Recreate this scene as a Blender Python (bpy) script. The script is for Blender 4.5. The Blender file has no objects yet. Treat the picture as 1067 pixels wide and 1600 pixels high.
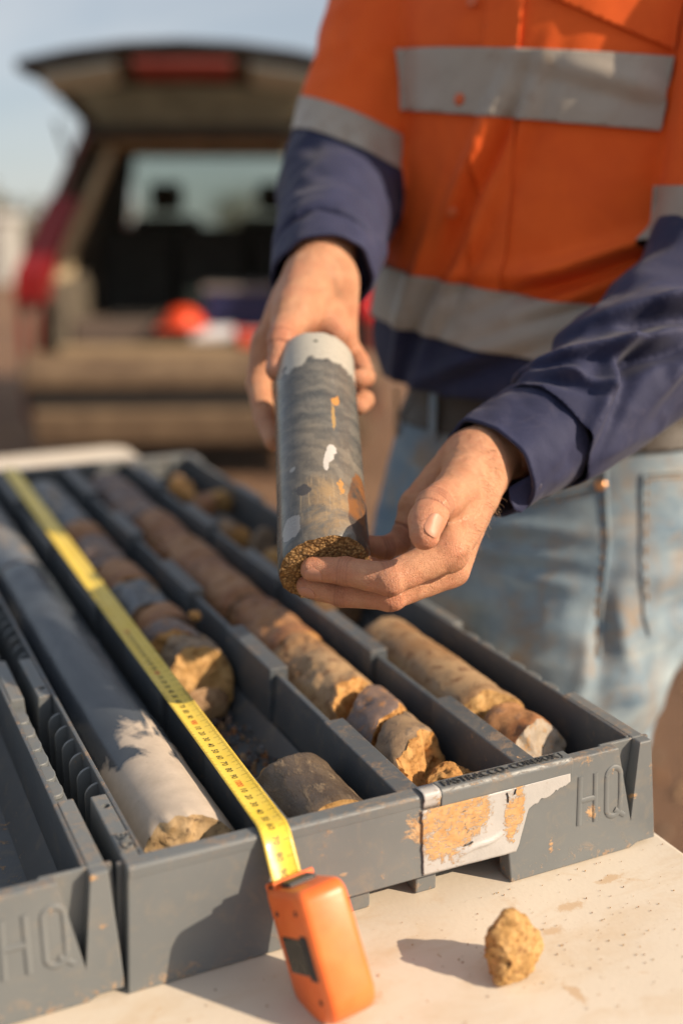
import bpy, bmesh, math, random
import numpy as np
from mathutils import Vector, Matrix

S = bpy.context.scene
COL = S.collection
PI = math.pi
random.seed(7)

# ---------------------------------------------------------------- camera
CAM = np.array([-.1401, -.587, .4593])
YAW, PITCH, FPX = -.4417, -.2706, 1800.0
_f = np.array([-math.sin(YAW)*math.cos(PITCH), math.cos(YAW)*math.cos(PITCH), math.sin(PITCH)])
_r = np.array([math.cos(YAW), math.sin(YAW), 0.0])
_u = np.cross(_r, _f)
cam_d = bpy.data.cameras.new('camera')
cam = bpy.data.objects.new('camera', cam_d); COL.objects.link(cam)
cam.matrix_world = Matrix(((_r[0], _u[0], -_f[0], CAM[0]), (_r[1], _u[1], -_f[1], CAM[1]), (_r[2], _u[2], -_f[2], CAM[2]), (0, 0, 0, 1)))
cam_d.sensor_fit = 'VERTICAL'; cam_d.sensor_height = 36.0; cam_d.lens = 36.0*FPX/1600
cam_d.clip_start = .02; cam_d.clip_end = 4000
cam_d.dof.use_dof = True; cam_d.dof.focus_distance = .795; cam_d.dof.aperture_fstop = 2.2
S.camera = cam
S.cycles.use_denoising = True

def at(u, v, d):
    """a point of the place, given where the photograph shows it (1067 x 1600) and its depth in metres"""
    return CAM + d*(_f + _r*(u-533.5)/FPX + _u*(800-v)/FPX)

# ---------------------------------------------------------------- sky, sun, exposure
SUN_AZ = (math.sqrt(.5), -math.sqrt(.5)); SUN_EL = math.radians(30)
w = bpy.data.worlds.new('World'); S.world = w; w.use_nodes = True
nt = w.node_tree; nt.nodes.clear()
sky = nt.nodes.new('ShaderNodeTexSky'); sky.sky_type = 'NISHITA'; sky.sun_disc = False
sky.sun_elevation = SUN_EL; sky.sun_rotation = math.atan2(SUN_AZ[0], SUN_AZ[1])
sky.air_density = 1.0; sky.dust_density = 2.2; sky.ozone_density = 1.0; sky.altitude = 300
wtc = nt.nodes.new('ShaderNodeTexCoord')
# the place lies on a gentle slope: horizon 2.6 degrees below the table's level
wmp = nt.nodes.new('ShaderNodeMapping'); wmp.vector_type = 'POINT'
SLOPE = math.radians(2.6)
wmp.inputs['Rotation'].default_value = (SLOPE*math.cos(-YAW), -SLOPE*math.sin(-YAW), 0)
wmp.inputs['Location'].default_value = (0, 0, .012)
hsv = nt.nodes.new('ShaderNodeHueSaturation'); hsv.inputs['Saturation'].default_value = .85
bg = nt.nodes.new('ShaderNodeBackground'); bg.inputs['Strength'].default_value = .085
wo = nt.nodes.new('ShaderNodeOutputWorld')
nt.links.new(wtc.outputs['Generated'], wmp.inputs['Vector']); nt.links.new(wmp.outputs[0], sky.inputs['Vector'])
nt.links.new(sky.outputs[0], hsv.inputs['Color'])
# thin high cloud, the same all round
cm = nt.nodes.new('ShaderNodeMapping'); cm.inputs['Scale'].default_value = (1.2, 1.2, 5.0); nt.links.new(wtc.outputs['Generated'], cm.inputs['Vector'])
cn = nt.nodes.new('ShaderNodeTexNoise'); cn.inputs['Scale'].default_value = 2.2; cn.inputs['Detail'].default_value = 6; cn.inputs['Distortion'].default_value = .6; nt.links.new(cm.outputs[0], cn.inputs['Vector'])
cr_ = nt.nodes.new('ShaderNodeMapRange'); cr_.inputs[1].default_value = .35; cr_.inputs[2].default_value = .7; cr_.inputs[3].default_value = .26; cr_.inputs[4].default_value = .60; nt.links.new(cn.outputs['Fac'], cr_.inputs[0])
cx = nt.nodes.new('ShaderNodeMixRGB'); cx.inputs[2].default_value = (6.6, 6.6, 6.5, 1); nt.links.new(cr_.outputs[0], cx.inputs[0]); nt.links.new(hsv.outputs[0], cx.inputs[1])
nt.links.new(cx.outputs[0], bg.inputs['Color']); nt.links.new(bg.outputs[0], wo.inputs['Surface'])
sl = bpy.data.lights.new('sun', 'SUN'); sl.energy = 4.8; sl.angle = math.radians(.55); sl.color = (1.0, .80, .58)
sun = bpy.data.objects.new('sun', sl); COL.objects.link(sun)
sdir = Vector((SUN_AZ[0]*math.cos(SUN_EL), SUN_AZ[1]*math.cos(SUN_EL), math.sin(SUN_EL)))
sun.rotation_euler = sdir.to_track_quat('Z', 'Y').to_euler(); sun.location = (2, -2, 2)
S.view_settings.view_transform = 'Standard'; S.view_settings.look = 'None'
S.view_settings.exposure = 0.52; S.view_settings.gamma = 1.0; S.view_settings.use_curve_mapping = False

# ---------------------------------------------------------------- materials
class G:
    """small helper round a material's node tree"""
    def __init__(s, name, rough=.6, coord='Object', **kw):
        s.m = bpy.data.materials.new(name); s.m.use_nodes = True; s.t = s.m.node_tree
        s.b = s.t.nodes['Principled BSDF']; s.b.inputs['Roughness'].default_value = rough
        for k, v in kw.items(): s.b.inputs[k.replace('_', ' ')].default_value = v
        s.tc = s.t.nodes.new('ShaderNodeTexCoord'); s.co = s.tc.outputs[coord]
    def n(s, t, **kw):
        x = s.t.nodes.new('ShaderNode'+t)
        for k, v in kw.items(): setattr(x, k, v)
        return x
    def l(s, a, b): s.t.links.new(a, b)
    def val(s, x, inp):
        if isinstance(x, (int, float)): inp.default_value = x
        elif isinstance(x, (tuple, list)): inp.default_value = tuple(x) if len(x) != 3 or inp.type == 'VECTOR' else (*x, 1)
        else: s.l(x, inp)
    def mp(s, scale=(1, 1, 1), loc=(0, 0, 0), rot=(0, 0, 0), src=None):
        x = s.n('Mapping'); x.inputs['Scale'].default_value = scale; x.inputs['Location'].default_value = loc; x.inputs['Rotation'].default_value = rot
        s.l(src or s.co, x.inputs[0]); return x.outputs[0]
    def noise(s, scale, detail=5, rough=.55, dist=0, src=None):
        x = s.n('TexNoise'); x.inputs['Scale'].default_value = scale; x.inputs['Detail'].default_value = detail
        x.inputs['Roughness'].default_value = rough; x.inputs['Distortion'].default_value = dist
        s.l(src or s.co, x.inputs['Vector']); return x.outputs['Fac']
    def vor(s, scale, feature='F1', src=None, out='Distance', rnd=1):
        x = s.n('TexVoronoi', feature=feature); x.inputs['Scale'].default_value = scale; x.inputs['Randomness'].default_value = rnd
        s.l(src or s.co, x.inputs['Vector']); return x.outputs[out]
    def ramp(s, x, a, b, lo=0, hi=1):
        r = s.n('MapRange', clamp=True); s.val(x, r.inputs[0])
        r.inputs[1].default_value = a; r.inputs[2].default_value = b; r.inputs[3].default_value = lo; r.inputs[4].default_value = hi
        return r.outputs[0]
    def math(s, op, a, b=0):
        r = s.n('Math', operation=op); s.val(a, r.inputs[0]); s.val(b, r.inputs[1]); return r.outputs[0]
    def mix(s, f, a, b):
        r = s.n('MixRGB'); s.val(f, r.inputs[0]); s.val(a, r.inputs[1]); s.val(b, r.inputs[2]); return r.outputs[0]
    def sep(s, src=None):
        r = s.n('SeparateXYZ'); s.l(src or s.co, r.inputs[0]); return r.outputs
    def attr(s, name): return s.n('Attribute', attribute_name=name).outputs
    def blob(s, c, r, src=None):
        """1 at c falling to 0 at radii r"""
        m = s.mp(scale=tuple(1/q for q in r), loc=tuple(-a/q for a, q in zip(c, r)), src=src)
        l = s.n('VectorMath', operation='LENGTH'); s.l(m, l.inputs[0])
        return s.ramp(l.outputs['Value'], 0, 1, 1, 0)
    def color(s, x): s.val(x, s.b.inputs['Base Color'])
    def rough(s, x): s.val(x, s.b.inputs['Roughness'])
    def bump(s, h, strength=.4, dist=.001, nrm=None):
        x = s.n('Bump'); x.inputs['Strength'].default_value = strength; x.inputs['Distance'].default_value = dist
        s.val(h, x.inputs['Height'])
        if nrm: s.l(nrm, x.inputs['Normal'])
        s.l(x.outputs[0], s.b.inputs['Normal']); return x.outputs[0]

def plain(name, col, rough=.6, var=.15, scale=30, bump=0, **kw):
    g = G(name, rough, **kw); n = g.noise(scale)
    g.color(g.mix(g.ramp(n, .3, .7), tuple(c*(1-var) for c in col), tuple(min(1, c*(1+var)) for c in col)))
    if bump: g.bump(g.noise(scale*4), bump, .002)
    return g.m

MUD = (.42, .20, .065)
def plastic(name, mud_at=(), dusty=.5, c1=(.118, .132, .142), c2=(.150, .162, .168)):
    g = G(name, .42)
    big = g.noise(9, 6, .6); fine = g.noise(320, 3); spk = g.noise(150, 3, .7); n3 = g.noise(55, 8, .72, .6)
    base = g.mix(g.ramp(big, .35, .7), c1, c2)
    # dusty bloom on the plastic
    dm = g.math('MULTIPLY', g.ramp(n3, .52, .72), .35*dusty)
    col = g.mix(dm, base, (.30, .235, .16))
    # small splashes
    sp = g.math('MULTIPLY', g.ramp(g.noise(85, 5, .65, .3), .665, .70), g.ramp(g.noise(7, 2), .50, .62))
    sp = g.math('MULTIPLY', sp, dusty)
    P_ = g.sep()
    rim = g.math('MULTIPLY', g.ramp(P_[2], .0755, .0805), g.ramp(g.noise(1, 8, .8, .8, g.mp(scale=(70, 90, 120))), .52, .66))
    low = g.math('MULTIPLY', g.ramp(P_[2], .016, .002), g.ramp(g.noise(90, 6, .75, .5), .55, .62))
    scr2 = g.math('MULTIPLY', g.ramp(g.noise(1, 5, .7, .8, g.mp(scale=(110, 110, 330), rot=(0, .3, 0))), .655, .69), g.ramp(g.noise(12, 3), .46, .56))
    mask = g.math('MAXIMUM', sp, g.math('MULTIPLY', g.math('MAXIMUM', g.math('MAXIMUM', rim, low), scr2), .6*dusty))
    mudn = g.math('ADD', g.math('MULTIPLY', g.noise(75, 10, .78, .8), .72), g.math('MULTIPLY', g.noise(1, 4, .7, .4, g.mp(scale=(120, 120, 500), rot=(0, -.35, 0))), .28))
    for c, r, k in mud_at:
        b = g.blob(c, r)
        t = g.math('ADD', g.math('MULTIPLY', b, k*.8), g.math('MULTIPLY', g.math('SUBTRACT', mudn, .5), 2.6))
        t = g.math('MULTIPLY', g.ramp(t, .40, .60), g.ramp(b, 0, .12))
        mask = g.math('MAXIMUM', mask, t)
    mcol = g.mix(g.ramp(g.noise(260, 4, .7), .35, .7), (.36, .20, .09), (.54, .37, .21))
    g.color(g.mix(mask, col, mcol))
    g.rough(g.math('ADD', g.ramp(n3, .3, .7, .36, .52), g.math('MULTIPLY', mask, .4)))
    scr = g.noise(1, 4, .6, src=g.mp(scale=(40, 40, 900), rot=(.3, .5, .2)))
    h = g.math('ADD', g.math('MULTIPLY', fine, .25), g.math('MULTIPLY', mask, 2.0))
    h = g.math('ADD', h, g.math('MULTIPLY', g.math('MULTIPLY', mask, g.noise(400, 4, .8)), 1.6))
    g.bump(h, .35, .0006)
    return g.m

M = {}
M['plastic'] = plastic('grey_plastic', dusty=.9, mud_at=[((.197, -.002, .058), (.022, .02, .030), .95), ((.325, 0, .076), (.016, .02, .012), .55), ((.331, 0, .035), (.013, .02, .012), .9),
     ((.297, -.002, .020), (.005, .02, .012), .8), ((.26, .006, .080), (.055, .02, .004), .72), ((.384, 0, .05), (.004, .01, .035), .7), ((.368, 0, .038), (.010, .02, .007), .6), ((.145, 0, .022), (.03, .02, .006), .6), ((.125, 0, .06), (.016, .02, .026), .45), ((.06, 0, .006), (.06, .02, .006), .4)])
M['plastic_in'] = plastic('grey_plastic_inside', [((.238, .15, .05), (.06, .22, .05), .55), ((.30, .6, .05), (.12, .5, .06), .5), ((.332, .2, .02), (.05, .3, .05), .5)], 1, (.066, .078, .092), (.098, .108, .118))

def rock(name, c1, c2, c3, scale=25, rough=.62, bump=.5, streak=None, gloss=None):
    g = G(name, rough)
    v = g.mp(scale=streak or (1, 1, 1))
    n1 = g.noise(scale, 7, .6, .5, v); n2 = g.noise(scale*3.1, 8, .68, .2, v); n3 = g.noise(scale*22, 5, .75)
    c = g.mix(g.ramp(n1, .36, .62), c1, c2)
    c = g.mix(g.ramp(n2, .54, .64), c, c3)
    c = g.mix(g.ramp(n3, .3, .75, 0, .45), c, tuple(x*.45 for x in c1))
    g.color(c); g.rough(g.ramp(n2, .4, .65, rough*.75, min(1, rough*1.3)))
    h = g.math('ADD', g.math('MULTIPLY', n3, .6), g.math('MULTIPLY', g.ramp(n2, .5, .64), .5))
    g.bump(h, bump, .0008)
    return g.m

M['rock_grey'] = rock('grey_drill_core', (.095, .115, .145), (.19, .195, .20), (.34, .27, .20), 16, .42, .5, (1, .45, 1))
M['rock_purple'] = rock('purple_grey_core', (.115, .10, .115), (.24, .16, .12), (.40, .20, .085), 30, .55, .8)
M['rock_rust'] = rock('rust_brown_core', (.25, .095, .035), (.42, .215, .095), (.20, .12, .08), 24, .62, .9)
M['rock_tan'] = rock('tan_core', (.30, .165, .075), (.44, .30, .17), (.20, .10, .05), 24, .62, .9)
M['rock_taupe'] = rock('grey_brown_core', (.20, .14, .095), (.36, .25, .15), (.13, .10, .08), 30, .55, 1.0)
M['core_brown'] = rock('wet_brown_core', (.085, .060, .042), (.17, .125, .085), (.30, .22, .14), 34, .34, 1.0, (1.6, .6, 1.6))
M['frac_orange'] = rock('orange_broken_rock', (.50, .235, .06), (.60, .34, .12), (.26, .11, .038), 75, .85, 1.0)
M['frac_gold'] = rock('ochre_broken_rock', (.48, .265, .08), (.60, .37, .15), (.27, .13, .05), 75, .85, 1.0)
M['frac_dark'] = rock('dark_brown_broken_rock', (.10, .055, .03), (.24, .13, .06), (.45, .28, .14), 70, .8, 1.0)
M['frac_mix'] = rock('gold_and_black_broken_rock', (.46, .30, .14), (.56, .40, .22), (.09, .055, .03), 45, .6, 1.0)
M['frac_grey'] = rock('quartz_grey_broken_rock', (.34, .28, .22), (.46, .38, .29), (.50, .28, .11), 70, .6, .8)

# dry/wet core in tray channel one: blue grey with a dry beige skin near its front end
g = G('wet_grey_core', .33)
P = g.sep()
edge = g.math('ADD', P[1], g.math('MULTIPLY', g.math('SUBTRACT', g.noise(34, 3, .5, .4, g.mp(scale=(1, .45, 1))), .5), .26))
dry = g.ramp(g.math('ADD', edge, g.math('MULTIPLY', g.math('SUBTRACT', g.noise(220, 5, .7), .5), .03)), .136, .156, 1, 0)
wet = g.mix(g.ramp(g.noise(20, 5, .6, 1.0, g.mp(scale=(1, .3, 1))), .35, .7), (.030, .039, .052), (.062, .071, .084))  # wet tone, darkened further to paint the shadow lying over the core
strip = g.ramp(g.noise(9, 6, .6, .3, g.mp(scale=(3, .5, 3), loc=(3, 1, 0))), .60, .68)
wet = g.mix(g.math('MULTIPLY', strip, .28), wet, (.36, .24, .15))
dc = g.mix(g.ramp(g.noise(60, 6, .7), .3, .7), (.40, .335, .27), (.52, .44, .36))
dc = g.mix(g.ramp(g.noise(480, 3, .7), .62, .72, 0, .5), dc, (.22, .16, .12))
g.color(g.mix(dry, wet, dc)); g.rough(g.ramp(dry, 0, 1, .27, .62))
g.bump(g.math('ADD', g.math('MULTIPLY', dry, .5), g.math('MULTIPLY', g.noise(300, 4, .7), .4)), .35, .0006)
M['core_wet'] = g.m

# ---------------------------------------------------------------- geometry helpers
def tag(o, label=None, cat=None, group=None, kind=None):
    if label: o['label'] = label
    if cat: o['category'] = cat
    if group: o['group'] = group
    if kind: o['kind'] = kind
    return o

def link(name, me, mats=(), parent=None, smooth=False, loc=None):
    if not isinstance(mats, (list, tuple)): mats = [mats]
    for m in mats: me.materials.append(M[m] if isinstance(m, str) else m)
    if smooth: me.polygons.foreach_set('use_smooth', [True]*len(me.polygons))
    o = bpy.data.objects.new(name, me); COL.objects.link(o)
    if parent: o.parent = parent
    if loc is not None: o.location = loc
    return o

def from_bm(name, bm, mats=(), parent=None, smooth=False, bevel=0, seg=2, loc=None, angle=30):
    bmesh.ops.recalc_face_normals(bm, faces=bm.faces)
    me = bpy.data.meshes.new(name); bm.to_mesh(me); bm.free()
    o = link(name, me, mats, parent, smooth, loc)
    if bevel:
        b = o.modifiers.new('bevel', 'BEVEL'); b.width = bevel; b.segments = seg; b.limit_method = 'ANGLE'; b.angle_limit = math.radians(angle)
        b.harden_normals = False
    if smooth:
        a = [math.radians(angle)]
        try: me.set_sharp_from_angle(angle=a[0]+.2)
        except Exception: pass
    return o

def empty(name, loc=(0, 0, 0), rot=(0, 0, 0)):
    o = bpy.data.objects.new(name, None); COL.objects.link(o); o.location = loc; o.rotation_euler = rot
    o.empty_display_size = .05
    return o

def box(bm, x0, x1, y0, y1, z0, z1, mi=0):
    v = [bm.verts.new(p) for p in ((x0, y0, z0), (x1, y0, z0), (x1, y1, z0), (x0, y1, z0), (x0, y0, z1), (x1, y0, z1), (x1, y1, z1), (x0, y1, z1))]
    for q in ((0, 3, 2, 1), (4, 5, 6, 7), (0, 1, 5, 4), (1, 2, 6, 5), (2, 3, 7, 6), (3, 0, 4, 7)):
        f = bm.faces.new([v[i] for i in q]); f.material_index = mi
    return v

def prism(bm, pts, axis, a, b, mi=0):
    """polygon (2-D, in the two axes left over, cyclic order) swept from a to b along axis"""
    def P(p, t):
        return {'x': (t, p[0], p[1]), 'y': (p[0], t, p[1]), 'z': (p[0], p[1], t)}[axis]
    A = [bm.verts.new(P(p, a)) for p in pts]; B = [bm.verts.new(P(p, b)) for p in pts]
    n = len(pts)
    fs = [bm.faces.new(A), bm.faces.new(B[::-1])]
    for i in range(n): fs.append(bm.faces.new((A[i], B[i], B[(i+1) % n], A[(i+1) % n])))
    for f in fs: f.material_index = mi
    return A+B

def tube(bm, pts, r, n=8, cap=True, mi=0, flat=None):
    """tube through pts; r number or list; flat=(axis vector, factor) squashes it"""
    pts = [Vector(p) for p in pts]; rs = r if isinstance(r, (list, tuple)) else [r]*len(pts)
    up = Vector((0, 0, 1)); rings = []
    for i, p in enumerate(pts):
        d = (pts[min(i+1, len(pts)-1)]-pts[max(i-1, 0)]).normalized()
        a = d.cross(up)
        if a.length < 1e-3: a = d.cross(Vector((1, 0, 0)))
        a.normalize(); b = d.cross(a)
        ring = []
        for k in range(n):
            o = (a*math.cos(2*PI*k/n)+b*math.sin(2*PI*k/n))*rs[i]
            if flat: o -= flat[0]*o.dot(flat[0])*(1-flat[1])
            ring.append(bm.verts.new(p+o))
        rings.append(ring)
    for i in range(len(rings)-1):
        for k in range(n):
            f = bm.faces.new((rings[i][k], rings[i][(k+1) % n], rings[i+1][(k+1) % n], rings[i+1][k])); f.material_index = mi
    if cap:
        bm.faces.new(rings[0]).material_index = mi; bm.faces.new(rings[-1][::-1]).material_index = mi

# vectorised value noise
def _hash(ix, iy, iz, seed):
    h = (ix.astype(np.int64)*374761393 + iy.astype(np.int64)*668265263 + iz.astype(np.int64)*2147483647 + seed*1274126177) & 0xffffffff
    h = ((h ^ (h >> 13))*1274126177) & 0xffffffff; h = (h ^ (h >> 16))*2246822519 & 0xffffffff
    return ((h ^ (h >> 15)) & 0xffffff)/float(0xffffff)
def vnoise(p, seed=0):
    i = np.floor(p); f = p-i; f = f*f*(3-2*f); i = i.astype(np.int64); r = 0
    for dx in (0, 1):
        wx = f[..., 0] if dx else 1-f[..., 0]
        for dy in (0, 1):
            wy = f[..., 1] if dy else 1-f[..., 1]
            for dz in (0, 1):
                wz = f[..., 2] if dz else 1-f[..., 2]
                r = r + wx*wy*wz*_hash(i[..., 0]+dx, i[..., 1]+dy, i[..., 2]+dz, seed)
    return r*2-1
def fbm(p, scale, octv=4, seed=0, gain=.5):
    r = 0; a = 1.0; p = np.asarray(p, float)*scale
    for k in range(octv): r = r+a*vnoise(p, seed+k*17); p = p*2.03+11.7; a *= gain
    return r

def mesh_np(name, V, F, mats=(), parent=None, smooth=True, mi=None, loc=None):
    me = bpy.data.meshes.new(name); me.from_pydata([tuple(v) for v in V], [], [tuple(f) for f in F]); me.update()
    o = link(name, me, mats, parent, smooth, loc)
    if mi is not None: me.polygons.foreach_set('material_index', list(mi))
    return o

def core_piece(name, x, y0, y1, mats, seed, r=.0315, z=.0462, t0=(0, 0), t1=(0, 0), rough0=.003, rough1=.003, parent=None, rz=0, surf=.0004, sides=72, roll=0, chip=.0):
    """a length of drill core lying along y from y0 (near, end 0) to y1, broken or sawn ends tilted by t0/t1 (slopes in x and z)"""
    L = y1-y0; nl = max(8, int(L/.004)); nl = min(nl, 60)
    th = np.linspace(0, 2*PI, sides, endpoint=False)+roll
    V = []; F = []; MI = []
    def endy(cx, cz, which):
        t, rg = (t0, rough0) if which == 0 else (t1, rough1)
        q = np.stack([cx+seed*.37, cz+seed*.11+0*cx, 0*cx+which*3.1], -1)
        e = t[0]*cx+t[1]*cz + rg*(1.2*fbm(q, 38, 4, seed+which*5)+.8*np.abs(fbm(q, 90, 3, seed+9))-.3)
        return e
    cx = np.cos(th)*r; cz = np.sin(th)*r
    e0 = endy(cx, cz, 0); e1 = endy(cx, cz, 1)
    for j in range(nl+1):
        s = j/nl
        y = (e0)*(1-s)+(L+e1)*s
        q = np.stack([cx*1.0, y, cz*1.0], -1)
        d = 1+surf/r*(fbm(q+seed, 45, 4, seed))
        if chip:
            c = fbm(q+seed*2, 30, 4, seed+3, .6); d = d-chip/r*np.clip((c-.18)*3.5, 0, 1)*(1+.4*vnoise(q*160, seed))*.8
        if j in (0, nl): d = d*(1-.03-.02*np.abs(vnoise(q*200, seed)))
        V.append(np.stack([cx*d, y, cz*d], -1))
    for j in range(nl):
        for k in range(sides):
            a = j*sides+k; b = j*sides+(k+1) % sides
            F.append((a, b, b+sides, a+sides)); MI.append(0)
    base = (nl+1)*sides; rings = 9
    for which, ring0 in ((0, 0), (1, nl*sides)):
        prev = ring0
        for q in range(1, rings+1):
            k = 1-q/rings
            if q < rings:
                xx = cx*k; zz = cz*k; yy = endy(xx, zz, which)+(L if which else 0)
                V.append(np.stack([xx, yy, zz], -1))
                for i in range(sides):
                    a = prev+i; b = prev+(i+1) % sides; c = base+i; d2 = base+(i+1) % sides
                    F.append((a, c, d2, b) if which == 0 else (a, b, d2, c)); MI.append(1)
                prev = base; base += sides
            else:
                V.append(np.array([[0, endy(np.zeros(1), np.zeros(1), which)[0]+(L if which else 0), 0]]))
                for i in range(sides):
                    F.append((prev+i, base, prev+(i+1) % sides) if which == 0 else (prev+i, prev+(i+1) % sides, base)); MI.append(1)
                base += 1
    V = np.concatenate(V)
    o = mesh_np(name, V, F, mats, parent, True, MI, (x, y0, z))
    o.data.set_sharp_from_angle(angle=math.radians(42))
    o.rotation_euler.z = rz
    return o

def chunk(name, c, size, mats, seed, npts=16, sub=4, disp=.06, parent=None, rot=(0, 0, 0)):
    """angular broken rock: hull of random points, subdivided and roughened"""
    rnd = random.Random(seed); bm = bmesh.new()
    for i in range(npts):
        v = Vector((rnd.gauss(0, 1), rnd.gauss(0, 1), rnd.gauss(0, 1))).normalized()*rnd.uniform(.85, 1.1)
        bm.verts.new((v.x*size[0]/2, v.y*size[1]/2, v.z*size[2]/2))
    r = bmesh.ops.convex_hull(bm, input=bm.verts)
    bmesh.ops.delete(bm, geom=[v for v in bm.verts if not v.link_faces], context='VERTS')
    for f in bm.faces: f.smooth = True
    for k in range(sub):
        bmesh.ops.subdivide_edges(bm, edges=bm.edges, cuts=1, use_grid_fill=True, smooth=.12 if k < 1 else 0)
        if k == 0: bmesh.ops.triangulate(bm, faces=bm.faces)
        bmesh.ops.smooth_vert(bm, verts=bm.verts, factor=.35 if k < 3 else .15, use_axis_x=True, use_axis_y=True, use_axis_z=True)
    V = np.array([v.co for v in bm.verts]); bm.normal_update(); N = np.array([v.normal for v in bm.verts]); s = min(size)
    d = s*disp*(fbm(V+seed, 2.2/s, 4, seed, .55)-.35*np.abs(fbm(V+seed, 7/s, 3, seed+4)))
    V = V+N*d[:, None]
    for v, p in zip(bm.verts, V): v.co = p
    me = bpy.data.meshes.new(name); bm.to_mesh(me); bm.free()
    o = link(name, me, mats, parent, True, c); o.rotation_euler = rot
    me.set_sharp_from_angle(angle=math.radians(50))
    return o

def text_mesh(s, size, extrude=.0, font_bold=0, align='CENTER', bevel=0, res=3):
    cu = bpy.data.curves.new('letters', 'FONT'); cu.body = s; cu.size = size; cu.extrude = extrude; cu.offset = font_bold
    cu.align_x = align; cu.align_y = 'CENTER'; cu.bevel_depth = bevel; cu.resolution_u = res
    o = bpy.data.objects.new('letters', cu); COL.objects.link(o)
    me = bpy.data.meshes.new_from_object(o.evaluated_get(bpy.context.evaluated_depsgraph_get()))
    bpy.data.objects.remove(o); bpy.data.curves.remove(cu)
    return me

def children(o): return [c for c in bpy.data.objects if c.parent == o]
def copy_tree(o, parent=None, skip=()):
    c = o.copy(); COL.objects.link(c)
    if parent: c.parent = parent
    for ch in children(o):
        if ch.name.split('.')[0] not in skip: copy_tree(ch, c, skip)
    return c
#STAGE
# ---------------------------------------------------------------- core trays
W_, H_, L_ = .384, .080, 1.05
WT, DW = .0136, .0163
PITCHX = (W_-2*WT+DW)/4
DIV = [WT+PITCHX*k-DW/2 for k in (1, 2, 3)]
CHX = [WT+(PITCHX-DW)/2+PITCHX*k for k in range(4)]

def flare(bm, y0=True):
    for v in bm.verts:
        k = 1-v.co.z/H_
        if k > 0:
            if v.co.x < .004: v.co.x -= .005*k
            if v.co.x > W_-.004: v.co.x += .005*k
            if v.co.y < .004: v.co.y -= .006*k
            if v.co.y > L_-.004: v.co.y += .006*k

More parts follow.
